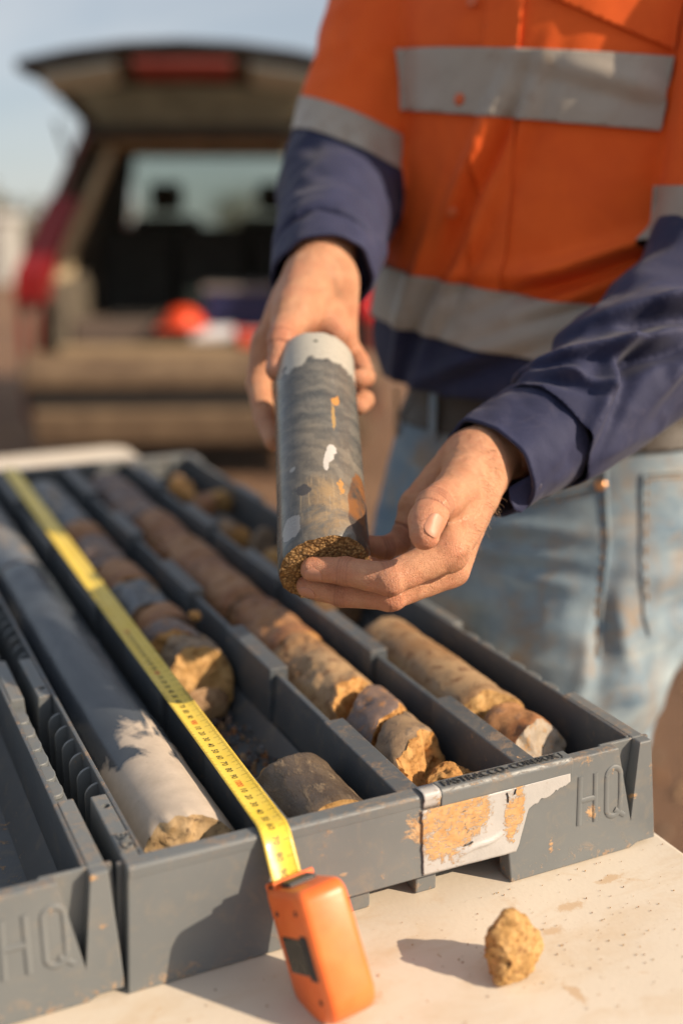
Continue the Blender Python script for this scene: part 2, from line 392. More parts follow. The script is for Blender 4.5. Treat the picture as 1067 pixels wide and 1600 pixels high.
def make_tray():
    root = empty('core_tray')
    # end walls, legs and arch in outline, V-shaped drain notch near the right corner
    cols = [((0, 0), (.119, 0), (.119, H_), (0, H_)), ((.119, 0), (.121, .0225), (.121, H_), (.119, H_)), ((.121, .0225), (.262, .0225), (.262, H_), (.121, H_)),
            ((.262, .0225), (.264, 0), (.264, H_), (.262, H_)), ((.264, 0), (.3545, 0), (.3545, H_), (.264, H_)), ((.3545, 0), (.3665, 0), (.3665, .022), (.3545, H_)),
            ((.3665, 0), (.3735, .003), (.3735, H_), (.3665, .022)), ((.3735, .003), (W_, .003), (W_, H_), (.3735, H_))]
    for nm, ya, yb in (('front_wall', 0, .0085), ('back_wall', L_-.0085, L_)):
        bm = bmesh.new(); vd = {}
        def gv(x, z):
            k = (round(x, 5), round(z, 5))
            if k not in vd: vd[k] = bm.verts.new((x, ya, z))
            return vd[k]
        for q in cols: bm.faces.new([gv(*c_) for c_ in q])
        r_ = bmesh.ops.extrude_face_region(bm, geom=list(bm.faces))
        for v in r_['geom']:
            if isinstance(v, bmesh.types.BMVert): v.co.y = yb
        box(bm, .345, .380, yb+.0004 if ya == 0 else ya-.004, yb+.0034 if ya == 0 else ya-.0004, .016, H_-.0005)
        flare(bm)
        from_bm(nm, bm, 'plastic', root, bevel=.0010, seg=2)
    # rolled lip along the front and back rim
    bm = bmesh.new(); prism(bm, [(-.0008, H_-.0075), (.0088, H_-.0075), (.0122, H_-.001), (.011, H_+.0008), (.001, H_+.0008), (-.0008, H_-.001)], 'x', .0, .2075)
    prism(bm, [(-.0018, H_-.011), (.0088, H_-.009), (.0125, H_-.001), (.011, H_+.0018), (.000, H_+.0018), (-.0018, H_-.001)], 'x', .2092, .3145)
    from_bm('front_lip', bm, 'plastic', root, bevel=.0009)
    bm = bmesh.new(); box(bm, .01, W_-.01, L_-.012, L_-.0012, H_-.007, H_+.0008); from_bm('back_lip', bm, 'plastic', root, bevel=.0009)
    # long walls: thin web, top ledge in stretches, ribs in the hand-hold stretches between
    for side in (0, 1):
        X = (lambda x: x) if side == 0 else (lambda x: W_-x)
        def bx(bm, x0, x1, *a): xa, xb = sorted((X(x0), X(x1))); return box(bm, xa, xb, *a)
        bm = bmesh.new()
        bx(bm, .0106, WT, .0122, L_-.0122, .006, H_)
        bx(bm, -.004, .0105, .0087, .0122, .004, H_-.001)
        flare(bm); from_bm('side_wall', bm, 'plastic_in', root, bevel=.0008)
        spans = [(.0088, .092), (.262, .345), (.50, .60), (.755, .84), (1.0, L_-.009)]
        bm = bmesh.new()
        for a, b in spans: bx(bm, 0, .0104, a, b, .006, H_)
        for (a, b), (c, d) in zip(spans[:-1], spans[1:]):
            if side == 0: bx(bm, .0, .0104, b+.001, c-.001, .004, .022)
            else: bx(bm, .0015, .0104, b+.001, c-.001, .006, H_-.007)
            if c-b > .17 or True: pass
        flare(bm); o = from_bm('side_ledge', bm, 'plastic', root, bevel=.001)
        if side == 0:
            for a in (.076, .278, .51, .59, .77): 
                bm = bmesh.new(); bmesh.ops.create_cone(bm, cap_ends=True, segments=20, radius1=.0027, radius2=.0027, depth=.012, matrix=Matrix.Translation((.0062, a, H_)))
                cut = from_bm('cut', bm); md = o.modifiers.new('hole', 'BOOLEAN'); md.object = cut; md.operation = 'DIFFERENCE'; md.solver = 'EXACT'
                cut['_cut'] = 1
        for (a, b), (c, d) in zip(spans[:-1], spans[1:]):
            n = 6
            for k in range(n):
                y = b+(c-b)*(k+1)/(n+1)*.98
                bm = bmesh.new()
                if side == 0:   # upright ribs with half-round heads
                    prof = [(X(.0112), .020)]+[(X(.0112-.0098*math.sin(t)), .058+.018*(1-(1-math.cos(t))/2)) for t in np.linspace(0, PI/2, 7)]+[(X(.0008), .020)]
                    prism(bm, prof, 'y', y-.0013, y+.0013)
                    from_bm('rib', bm, 'plastic', root, bevel=.0004)
                else:           # rounded pads
                    prof = [(X(.0012+.0046*(1-math.cos(t))), y+.0105*math.sin(t)*.98) for t in np.linspace(-PI/2, PI/2, 9)]
                    prof = [(X(.0104), y-.0105)]+[(X(.0104-.0086*math.cos(t)**.5 if math.cos(t) > 0 else .0104), y+.0105*math.sin(t)) for t in np.linspace(-1.5, 1.5, 9)]+[(X(.0104), y+.0105)]
                    prism(bm, prof, 'z', H_-.0068, H_-.0032)
                    from_bm('pad', bm, 'plastic', root, bevel=.0008)
    # dividers: wide caps alternate with thin, slightly lower stretches
    for dx in DIV:
        bm = bmesh.new(); h = DW/2
        y = .0124; caps = [(.0124, .130), (.237, .344), (.452, .56), (.667, .775), (.88, L_-.0124)]
        for i, (a, b) in enumerate(caps):
            prism(bm, [(dx-h*1.15, .0149), (dx+h*1.15, .0149), (dx+h, H_-.001), (dx-h, H_-.001)], 'y', a, b)
            if i < len(caps)-1:
                c = caps[i+1][0]
                prism(bm, [(dx-h*.95, .0149), (dx+h*.35, .0149), (dx+h*.25, H_-.006), (dx-h*.35, H_-.006)], 'y', b+.0002, c-.0002)
        from_bm('divider', bm, 'plastic_in', root, bevel=.0011, seg=2)
    # floor with hollows under each channel
    bm = bmesh.new(); box(bm, .0108, W_-.0108, .010, L_-.010, .0125, .0148)
    for cx in CHX:
        for s in (-1, 1):
            prism(bm, [(cx+s*.0384, .0149), (cx+s*.0384, .032), (cx+s*.022, .0149)], 'y', .0125, L_-.0125)
    from_bm('floor_panel', bm, 'plastic_in', root)
    # feet
    for fx in (.1475, .198, .045, .30):
        for fy in (.0105, .24, .5, .76, 1.0):
            if fx in (.045, .30) and fy in (.0105, 1.0): continue
            bm = bmesh.new(); box(bm, fx, fx+.016, fy, fy+.022, 0, .0124)
            from_bm('foot', bm, 'plastic', root, bevel=.0012)
    # embossed letters H and Q: soft-edged strokes standing a millimetre proud
    def fy(z): return -.006*(1-z/H_)
    def stroke(pts, r=.0029, n=10, closed=False):
        bm = bmesh.new()
        P = [Vector((x, fy(z)-.0001, z)) for x, z in pts]
        if closed: P = P+[P[0], P[1]]
        tube(bm, P, r, n, flat=(Vector((0, 1, 0)), .42)); return bm
    bm = bmesh.new()
    for pts in ([(.3215, .0655), (.3205, .029)], [(.3345, .0655), (.3345, .029)], [(.3215, .047), (.334, .047)]):
        b2 = stroke(pts, .0022); me = bpy.data.meshes.new('t'); b2.to_mesh(me); b2.free(); bm.from_mesh(me)
    from_bm('embossed_letter', bm, 'plastic', root, smooth=True)
    qp = []
    for t in np.linspace(0, 2*PI, 28, endpoint=False):
        c, s_ = math.cos(t), math.sin(t)
        qp.append((.3505+.0062*c, .0475+.0062*s_+(.0122 if s_ > 0 else -.0122 if s_ < 0 else 0)))
    bm = stroke(qp, .0021, closed=True)
    b2 = stroke([(.3515, .034), (.3600, .0275)], .0021); me = bpy.data.meshes.new('t'); b2.to_mesh(me); b2.free(); bm.from_mesh(me)
    from_bm('embossed_letter', bm, 'plastic', root, smooth=True)
    # raised lettering on the lip and END on the left ledge
    for s, size, X0, X1, y, sx in (('FASTRACCO', .0098, .2135, .262, .0045, 1), ('COREBOX', .0088, .2675, .3055, .0050, 1)):
        me = text_mesh(s, size, .0003, 0); v = np.array([q.co for q in me.vertices]); w0, w1 = v[:, 0].min(), v[:, 0].max()
        for q in me.vertices:
            q.co = ((q.co.x-w0)/(w1-w0)*(X1-X0)+X0, y+q.co.y*.98, H_+.0019+q.co.z+.0006)
        link('raised_lettering', me, 'plastic_dark', root)
    bm = bmesh.new(); bmesh.ops.create_uvsphere(bm, u_segments=10, v_segments=6, radius=.0012, matrix=Matrix.Translation((.2647, .0048, H_+.0018)))
    from_bm('raised_lettering', bm, 'plastic_dark', root)
    bm = bmesh.new(); tube(bm, [(.3085, .009, H_+.0018), (.3085, .003, H_+.0018), (.307, .0018, H_+.0018)], .0006, 6)
    from_bm('raised_lettering', bm, 'plastic_dark', root)
    me = text_mesh('END', .0098, .0010, 0)
    for q in me.vertices: q.co = (.0062+q.co.y*1.0, .029-q.co.x*.92, H_+q.co.z+.0005)
    link('raised_lettering', me, 'plastic', root)
    bm = bmesh.new()
    for a in ((.0012, .0018, .0185, .0395), (.0112, .0118, .0185, .0395), (.0012, .0118, .0182, .0188), (.0012, .0118, .0392, .0398)):
        box(bm, a[0], a[1], a[2], a[3], H_-.0002, H_+.0005)
    from_bm('label_frame', bm, 'plastic', root)
    return root

M['plastic_dark'] = plain('dark_grey_lettering', (.05, .052, .052), .5, .3, 400)  # darker than the tray plastic: paints the shadow side of the raised letters
tray = make_tray()
bpy.context.view_layer.update()
_dg = bpy.context.evaluated_depsgraph_get()
for o in list(bpy.data.objects):
    if o.name.startswith('side_ledge') and any(m.type == 'BOOLEAN' for m in o.modifiers):
        me = bpy.data.meshes.new_from_object(o.evaluated_get(_dg)); o.modifiers.clear(); o.data = me
for o in list(bpy.data.objects):
    if o.get('_cut'): bpy.data.objects.remove(o)
tag(tray, 'grey plastic core tray filled with drill core under the yellow tape blade', 'core tray', 'grey core trays on the table')
tray2 = copy_tree(tray)
tray2.location = (-W_-.0105, .003, 0)
M['plastic_b'] = plastic('grey_plastic_second_tray', [((.380, 0, .006), (.10, .02, .006), .8), ((.378, 0, .045), (.006, .02, .008), .7), ((.375, 0, .077), (.012, .02, .004), .8)], .8)
for c_ in children(tray2):
    c_.data = c_.data.copy()
    if c_.data.materials and c_.data.materials[0] == M['plastic']: c_.data.materials[0] = M['plastic_b']
tag(tray2, 'empty grey core tray at the left edge, cut off by the frame', 'core tray', 'grey core trays on the table')

# torn silver tape label with mud and pen marks, stuck on the tray's front wall
def label_tape():
    g = G('silver_cloth_tape', .5)
    n = g.noise(75, 9, .75, 1.6); P = g.sep()
    b = g.math('MAXIMUM', g.math('MAXIMUM', g.blob((.214, 0, .056), (.032, .05, .034)), g.blob((.232, 0, .060), (.022, .05, .026))), g.blob((.208, 0, .044), (.020, .05, .018)))
    b2 = g.math('MAXIMUM', g.blob((.264, 0, .050), (.010, .05, .026)), g.blob((.270, 0, .058), (.007, .05, .022)))
    b = g.math('MAXIMUM', b, g.math('MULTIPLY', b2, .95)); b = g.ramp(b, 0, .55)
    n = g.math('ADD', g.math('MULTIPLY', n, .6), g.math('MULTIPLY', g.noise(210, 8, .75, .5), .4))
    t = g.math('ADD', g.math('MULTIPLY', b, .62), g.math('MULTIPLY', g.math('SUBTRACT', n, .5), 3.2))
    m = g.math('MULTIPLY', g.ramp(t, .36, .50), g.ramp(g.noise(1, 5, .7, .9, g.mp(scale=(200, 200, 480), rot=(0, .28, 0))), .34, .46))
    smear = g.ramp(g.noise(1, 4, .6, .3, g.mp(scale=(60, 60, 300), rot=(0, -.2, 0))), .5, .66, 0, .55)
    m2 = g.math('MULTIPLY', smear, g.ramp(t, .25, .5))
    m = g.math('MAXIMUM', m, m2)
    base = g.mix(g.ramp(g.noise(20, 4), .3, .7), (.37, .365, .36), (.46, .45, .445))
    mc = g.mix(g.ramp(g.noise(200, 5, .7), .3, .7), (.42, .225, .085), (.58, .375, .185))
    ink = g.math('MULTIPLY', g.ramp(g.noise(160, 3, .5, 1.5), .655, .675), g.blob((.222, 0, .058), (.03, .05, .022)))
    mc = g.mix(g.ramp(ink, .15, .3, 0, .8), mc, (.03, .03, .03))
    g.color(g.mix(m, base, mc)); g.rough(g.ramp(m, 0, 1, .40, .9))
    g.bump(g.math('ADD', g.math('MULTIPLY', m, 1.2), g.math('ADD', g.math('MULTIPLY', g.noise(350, 4, .8), .5), g.math('MULTIPLY', g.noise(30, 2), .8))), .6, .0008)
    xs = np.linspace(.1945, .312, 90); V = []; F = []
    rows = 34
    for i, x in enumerate(xs):
        top = .0705-.004*0
        # torn lower right edge
        k = (x-.1945)/(.312-.1945)
        bot = .0245-.002*k
        if x > .268:
            q = min(1, (x-.268)/.010); bot = bot+q*.030 + max(0, (x-.278)/.034)*.012
            bot += .0012*vnoise(np.array([x*600, 1., 0]), 5)
        bot = min(bot, top-.0005)
        for j in range(rows):
            z = bot+(top-bot)*j/(rows-1)
            xx = x + (.0006*float(vnoise(np.array([z*1500, 2., 0]), 3)) if i == 0 else 0)
            y = -.006*(1-z/H_)-.0007
            y -= .0003*float(fbm(np.array([x, 0, z]), 70, 2, 4))+.0001
            # bubble crease low in the label
            u1 = (x-.240)/.020; w1 = (z-(.036+.006*u1*abs(u1)))/.0016
            y -= .0022*math.exp(-u1**4)*math.exp(-w1*w1)
            V.append((xx, y-.0006, z))
    for i in range(len(xs)-1):
        for j in range(rows-1):
            a = i*rows+j; F.append((a, a+rows, a+rows+1, a+1))
    o = mesh_np('tape_label', V, F, [g.m], None, True)
    # strip that folds up over the lip
    V = []; F = []
    path = [(-.0012, .0708), (-.0017, .0745), (-.0024, .0775), (-.0021, .0808), (-.0002, .0824), (.004, .0823), (.0095, .0818)]
    for i, x in enumerate(np.linspace(.1955, .2085, 10)):
        for (y, z) in path: V.append((x+.0004*math.sin(z*900), y-.0006 if x < .2085 else y, z+.0004))
    n = len(path)
    for i in range(9):
        for j in range(n-1): a = i*n+j; F.append((a, a+n, a+n+1, a+1))
    f = mesh_np('folded_strip', V, F, [g.m], o, True)
    for q in (o, f):
        s = q.modifiers.new('thick', 'SOLIDIFY'); s.thickness = .0002
    # two pen strokes
    g2 = plain('black_pen_ink', (.02, .02, .025), .5)
    for pts in ([(.2595, .0685), (.2605, .0655), (.2605, .0615)], [(.2668, .0695), (.2657, .066)], [(.2265, .0385), (.2295, .0385), (.2325, .0397)]):
        bm = bmesh.new(); tube(bm, [(x, -.006*(1-z/H_)-.0019, z) for x, z in pts], .00055, 6); from_bm('pen_mark', bm, g2, o)
    tag(o, 'torn silver tape label smeared with orange mud on the tray front', 'label')
    return o
label_tape()

# ---------------------------------------------------------------- drill cores and rubble in the full tray
def thing(o, label, cat='drill core', group=None): return tag(o, label, cat, group)
C1, C2, C3, C4 = CHX
thing(core_piece('drill_core', C1, .030, .62, ['core_wet', 'frac_mix'], 3, .0325, .0472, t0=(-.35, .42), rough0=.006, rough1=.004, sides=96),
      'long blue grey core with a beige dry skin, left of the tape blade')
thing(core_piece('drill_core', C1, .626, .985, ['rock_grey', 'frac_dark'], 4, .0315, .0465), 'far grey core behind the long beige-tipped one in the first channel')
thing(chunk('rock_chunk', (C1+.016, .024, .026), (.044, .022, .030), ['frac_dark'], 31, 14, 3), 'dark brown broken bit under the tip of the long grey core', 'rock')
thing(core_piece('drill_core', C2, .020, .112, ['core_brown', 'frac_gold'], 5, .0315, .0462, t0=(.05, .08), t1=(.1, -.35), rough0=.0015, rough1=.003, surf=.0006, chip=.001),
      'short wet brown core end sitting alone at the front beside the tape blade')
# second channel, front to back
ch2 = [(.304, .342, 'rock_taupe', 'frac_gold', (0, .55), .004, 'round end piece with a tan broken face facing the gap'),
       (.347, .386, 'rock_purple', 'frac_orange', (-.5, .4), .006, 'purple grey piece with a bright orange chipped edge'),
       (.391, .432, 'rock_rust', 'frac_dark', (.3, .2), .004, 'short rust brown piece in the second channel'),
       (.436, .520, 'rock_grey', 'frac_dark', (0, .3), .004, 'blue grey piece halfway down the second channel'),
       (.525, .590, 'rock_rust', 'frac_orange', (.2, .2), .004, 'red brown piece beyond the blue grey one in the second channel'),
       (.595, .690, 'rock_purple', 'frac_dark', (.1, .2), .004, 'dull purple piece in the far half of the second channel'),
       (.695, .760, 'rock_rust', 'frac_dark', (.1, .1), .004, 'dark rust piece near the far end of the second channel'),
       (.765, .985, 'rock_grey', 'frac_dark', (.1, .1), .003, 'farthest grey piece of the second channel')]
for i, (a, b, m1, m2, t, rg, lab) in enumerate(ch2):
    thing(core_piece('drill_core', C2+(-.001 if i % 2 else .002), a, b, [m1, m2], 10+i, .031, .0462, t0=t, t1=t, rough0=rg*1.4, rough1=rg, surf=.0013, chip=.0042, roll=i), lab)
thing(chunk('rock_chunk', (C2-.003, .290, .034), (.050, .030, .042), ['rock_tan'], 8, 18, 4), 'rounded tan stone at the edge of the gap in the second channel', 'rock')
thing(chunk('rock_chunk', (C2+.026, .395, .074), (.016, .018, .014), ['frac_orange'], 9, 12, 3), 'small orange crumb on top of the second channel pieces', 'rock')
# third channel
ch3 = [(.074, .110, 'rock_taupe', 'frac_orange', (.7, .35), .007, 'core stub with a big orange broken face in the third channel'),
       (.122, .165, 'rock_purple', 'frac_orange', (.8, .30), .004, 'grey brown disc between two breaks in the third channel'),
       (.176, .300, 'rock_tan', 'frac_orange', (.35, .45), .007, 'tan core with a bright orange broken end in the third channel'),
       (.303, .420, 'rock_rust', 'frac_orange', (.1, .1), .002, 'orange stained core piece behind the tan one'),
       (.424, .560, 'rock_rust', 'frac_dark', (.1, .2), .003, 'dark rust core midway along the third channel'),
       (.565, .760, 'rock_rust', 'frac_dark', (-.1, .2), .003, 'long red brown core far along the third channel'),
       (.765, .985, 'rock_purple', 'frac_dark', (-.1, .2), .003, 'farthest purple grey core of the third channel')]
for i, (a, b, m1, m2, t, rg, lab) in enumerate(ch3):
    thing(core_piece('drill_core', C3+(.001 if i % 2 else -.002), a, b, [m1, m2], 30+i, .0315, .0465, t0=t, t1=t, rough0=rg*1.3, rough1=rg, surf=.0011, chip=.0034, roll=2*i), lab)
thing(chunk('rock_chunk', (C3+.010, .052, .042), (.050, .042, .058), ['frac_orange'], 51, 16, 4, .10), 'rough orange lump standing against the stub near the tray front', 'rock')
thing(chunk('rock_chunk', (C3+.019, .026, .028), (.030, .022, .032), ['frac_orange'], 52, 13, 3), 'small orange stone in the front corner of the third channel', 'rock')
thing(chunk('rock_chunk', (C3-.012, .026, .022), (.034, .022, .018), ['rock_rust'], 53, 13, 3), 'low rusty crumb lying by the front wall of the third channel', 'rock')
# fourth channel
thing(core_piece('drill_core', C4-.006, .112, .300, ['rock_tan', 'frac_gold'], 41, .0320, .0470, t0=(-.3, .42), t1=(0, .3), rough0=.005, surf=.0007, chip=.0012), 'long pale tan core in the fourth channel beside the jeans')
thing(core_piece('drill_core', C4+.000, .055, .098, ['rock_rust', 'frac_grey'], 42, .0300, .0455, t0=(.15, .55), t1=(.2, .4), rough0=.005, surf=.0012, chip=.003, rz=.12), 'brown core stub with a grey quartz face in the front right corner')
thing(core_piece('drill_core', C4, .420, .485, ['rock_taupe', 'frac_dark'], 43, .031, .0462), 'brown piece under the holding hand in the fourth channel')
names4 = ['tan rubble stone nearest the held core in the fourth channel', 'brown rubble stone beside the divider far down the fourth channel', 'grey brown rubble stone far down the fourth channel',
          'flat rubble stone resting on other rubble', 'pale stone sticking up from the rubble', 'reddish stone in the rubble', 'buff stone at the middle of the rubble', 'dark stone at the back of the rubble']
rr = random.Random(4)
for i in range(8):
    y = .52+i*.042
    thing(chunk('rock_chunk', (C4+rr.uniform(-.014, .014), y, .040+rr.uniform(-.004, .018)), (rr.uniform(.04, .055), rr.uniform(.04, .06), rr.uniform(.035, .05)), [['rock_tan', 'frac_gold', 'rock_rust', 'rock_taupe', 'frac_orange'][i % 5]], 60+i, 16, 3), names4[i], 'rock')
thing(chunk('rock_chunk', (C4-.012, .905, .052), (.062, .062, .056), ['frac_orange'], 71, 16, 3), 'bright orange rock near the back right corner of the tray', 'rock')
thing(chunk('rock_chunk', (C4+.022, .845, .056), (.044, .044, .046), ['frac_gold'], 72, 18, 3), 'bright tan rock in front of the bright orange rock', 'rock')
thing(chunk('rock_chunk', (C4+.01, .985, .045), (.05, .05, .05), ['rock_tan'], 73, 16, 3), 'dull tan rock touching the back wall of the tray', 'rock')

def crumbs(name, n, fn, mats, label, cat, sizes=(.001, .004), seed=1, parent=None, kindpart=False):
    rnd = random.Random(seed); V = []; F = []; MI = []
    for i in range(n):
        p = fn(rnd); s = rnd.uniform(0, 1)**2.2*(sizes[1]-sizes[0])+sizes[0]
        b = len(V); q = [Vector((rnd.uniform(.6, 1.2)*math.cos(t+.3), rnd.uniform(.6, 1.2)*math.sin(t+.3), 0))*s*.6 for t in np.linspace(0, 2*PI, 6)[:-1]]
        for a in q: V.append((p[0]+a.x, p[1]+a.y, p[2]+a.z))
        for a in q: V.append((p[0]+a.x*.55, p[1]+a.y*.6, p[2]+s*rnd.uniform(.35, .8)))
        m = rnd.randrange(len(mats))
        for k in range(5): F.append((b+k, b+(k+1) % 5, b+5+(k+1) % 5, b+5+k)); MI.append(m)
        F.append((b+5, b+6, b+7, b+8, b+9)); MI.append(m)
    o = mesh_np(name, V, F, mats, parent, False, MI)
    tag(o, label, cat, kind='stuff'); return o
crumbs('gravel', 420, lambda r: (C2+r.gauss(0, .019), r.uniform(.112, .30), .0149+abs(r.gauss(0, .003))), ['rock_rust', 'rock_purple', 'rock_grey', 'rock_tan'], 'fine gravel and mud on the floor of the second channel', 'gravel', (.0015, .008), 3)
crumbs('gravel', 500, lambda r: (r.choice([C3, C3, C4])+r.uniform(-.036, .036), r.uniform(.014, .4), .0149+abs(r.gauss(0, .001))), ['frac_orange', 'rock_rust'], 'orange crumbs lying in the third and fourth channels', 'gravel', (.0008, .004), 5)

# ---------------------------------------------------------------- table
def table():
    root = empty('folding_table')
    g = G('cream_table_plastic', .5)
    n = g.noise(3, 6, .6); f = g.noise(420, 4, .7)
    c = g.mix(g.ramp(n, .35, .7), (.57, .50, .41), (.64, .58, .49))
    d1 = g.math('MULTIPLY', g.ramp(g.noise(26, 8, .7, .8), .60, .70), g.ramp(g.noise(5, 3), .45, .6))
    c = g.mix(g.math('MULTIPLY', d1, .55), c, (.48, .30, .14))
    d2 = g.math('MULTIPLY', g.ramp(g.vor(75), .10, .05), g.ramp(g.noise(14, 3), .55, .62))
    for cc, r_ in (((.236, -.118, 0), (.007, .020, .02)), ((.258, -.062, 0), (.014, .008, .02)), ((.285, -.045, 0), (.02, .008, .02)), ((.12, -.07, 0), (.02, .012, .02)), ((.33, -.03, 0), (.02, .006, .02))):
        b = g.blob(cc, r_); t = g.math('ADD', b, g.math('MULTIPLY', g.math('SUBTRACT', g.noise(90, 9, .8, 1.2), .5), 2.1))
        c = g.mix(g.ramp(t, .36, .62, 0, .60), c, (.46, .29, .14))
    c = g.mix(g.math('MULTIPLY', g.math('MULTIPLY', d2, g.ramp(g.noise(60, 2), .5, .6)), .7), c, (.24, .12, .05))
    c = g.mix(g.math('MULTIPLY', g.ramp(g.noise(1, 7, .7, .6, g.mp(scale=(9, 22, 9), rot=(0, 0, .5))), .50, .70), .55), c, (.50, .37, .23))
    c = g.mix(g.ramp(g.noise(1, 3, .6, .3, g.mp(scale=(40, 900, 9), rot=(0, 0, .9))), .68, .74, 0, .35), c, (.42, .32, .22))
    g.color(c); g.rough(g.ramp(n, .3, .7, .42, .6))
    g.bump(g.math('ADD', g.math('MULTIPLY', f, .6), g.math('MULTIPLY', g.vor(260), .5)), .22, .0006)
    M['table'] = g.m
    bm = bmesh.new(); ol = []
    for cx_, cy_, a0 in ((.36, 1.48, 0), (-.58, 1.48, 90), (-.58, -.26, 180), (.36, -.26, 270)):
        ol += [(cx_+.04*math.cos(math.radians(a0+k*15)), cy_+.04*math.sin(math.radians(a0+k*15))) for k in range(7)]
    prism(bm, ol, 'z', -.045, -.0005)
    from_bm('table_top', bm, 'table', root, bevel=.005, seg=3, angle=50)
    mt = plain('grey_tube_steel', (.25, .25, .25), .4, .1, 20, Metallic=.6)
    for y in (-.08, 1.30):
        for x in (-.5, .30):
            bm = bmesh.new(); tube(bm, [(x, y, -.045), (x, y, -.80)], .013, 10); from_bm('leg', bm, mt, root)
        bm = bmesh.new(); tube(bm, [(-.5, y, -.35), (.30, y, -.35)], .009, 8); from_bm('crossbar', bm, mt, root)
    tag(root, 'cream plastic folding table under the core trays', 'table')
table()
ROCK = chunk('rock_chunk', (.2125, -.0835, .0), (.058, .040, .064), ['frac_gold'], 93, 10, 5, .09, rot=(0, 0, -.3))
ROCK.data.transform(Matrix.Diagonal((1.22, 1.0, .84, 1)) @ Matrix.Rotation(math.radians(195), 4, 'Y'))
for v_ in ROCK.data.vertices: v_.co.z = max(v_.co.z, -.026)
ROCK.location.z = -min(v_.co.z for v_ in ROCK.data.vertices)-.0006
thing(ROCK, 'small ochre rock standing alone on the table', 'rock')
crumbs('soil_crumbs', 420, lambda r: (r.gauss(.27, .07), min(-.012, r.gauss(-.08, .04)), 0), ['rock_rust', 'frac_gold', 'frac_orange'], 'tiny soil crumbs scattered on the table', 'soil', (.0002, .0011), 9)
crumbs('soil_crumbs', 80, lambda r: (r.gauss(.06, .05), r.uniform(-.13, -.02), 0), ['rock_rust', 'frac_dark', 'frac_orange'], 'tiny soil crumbs in front of the tray', 'soil', (.0003, .0014), 10)
# white sheet lying behind the trays
bm = bmesh.new(); box(bm, -.34, .17, L_+.018, L_+.30, 0, .006)
M['paper'] = plain('white_paper', (.72, .70, .72), .7, .05)
thing(from_bm('clipboard', bm, 'paper', None, bevel=.002), 'white board lying flat behind the trays', 'clipboard')

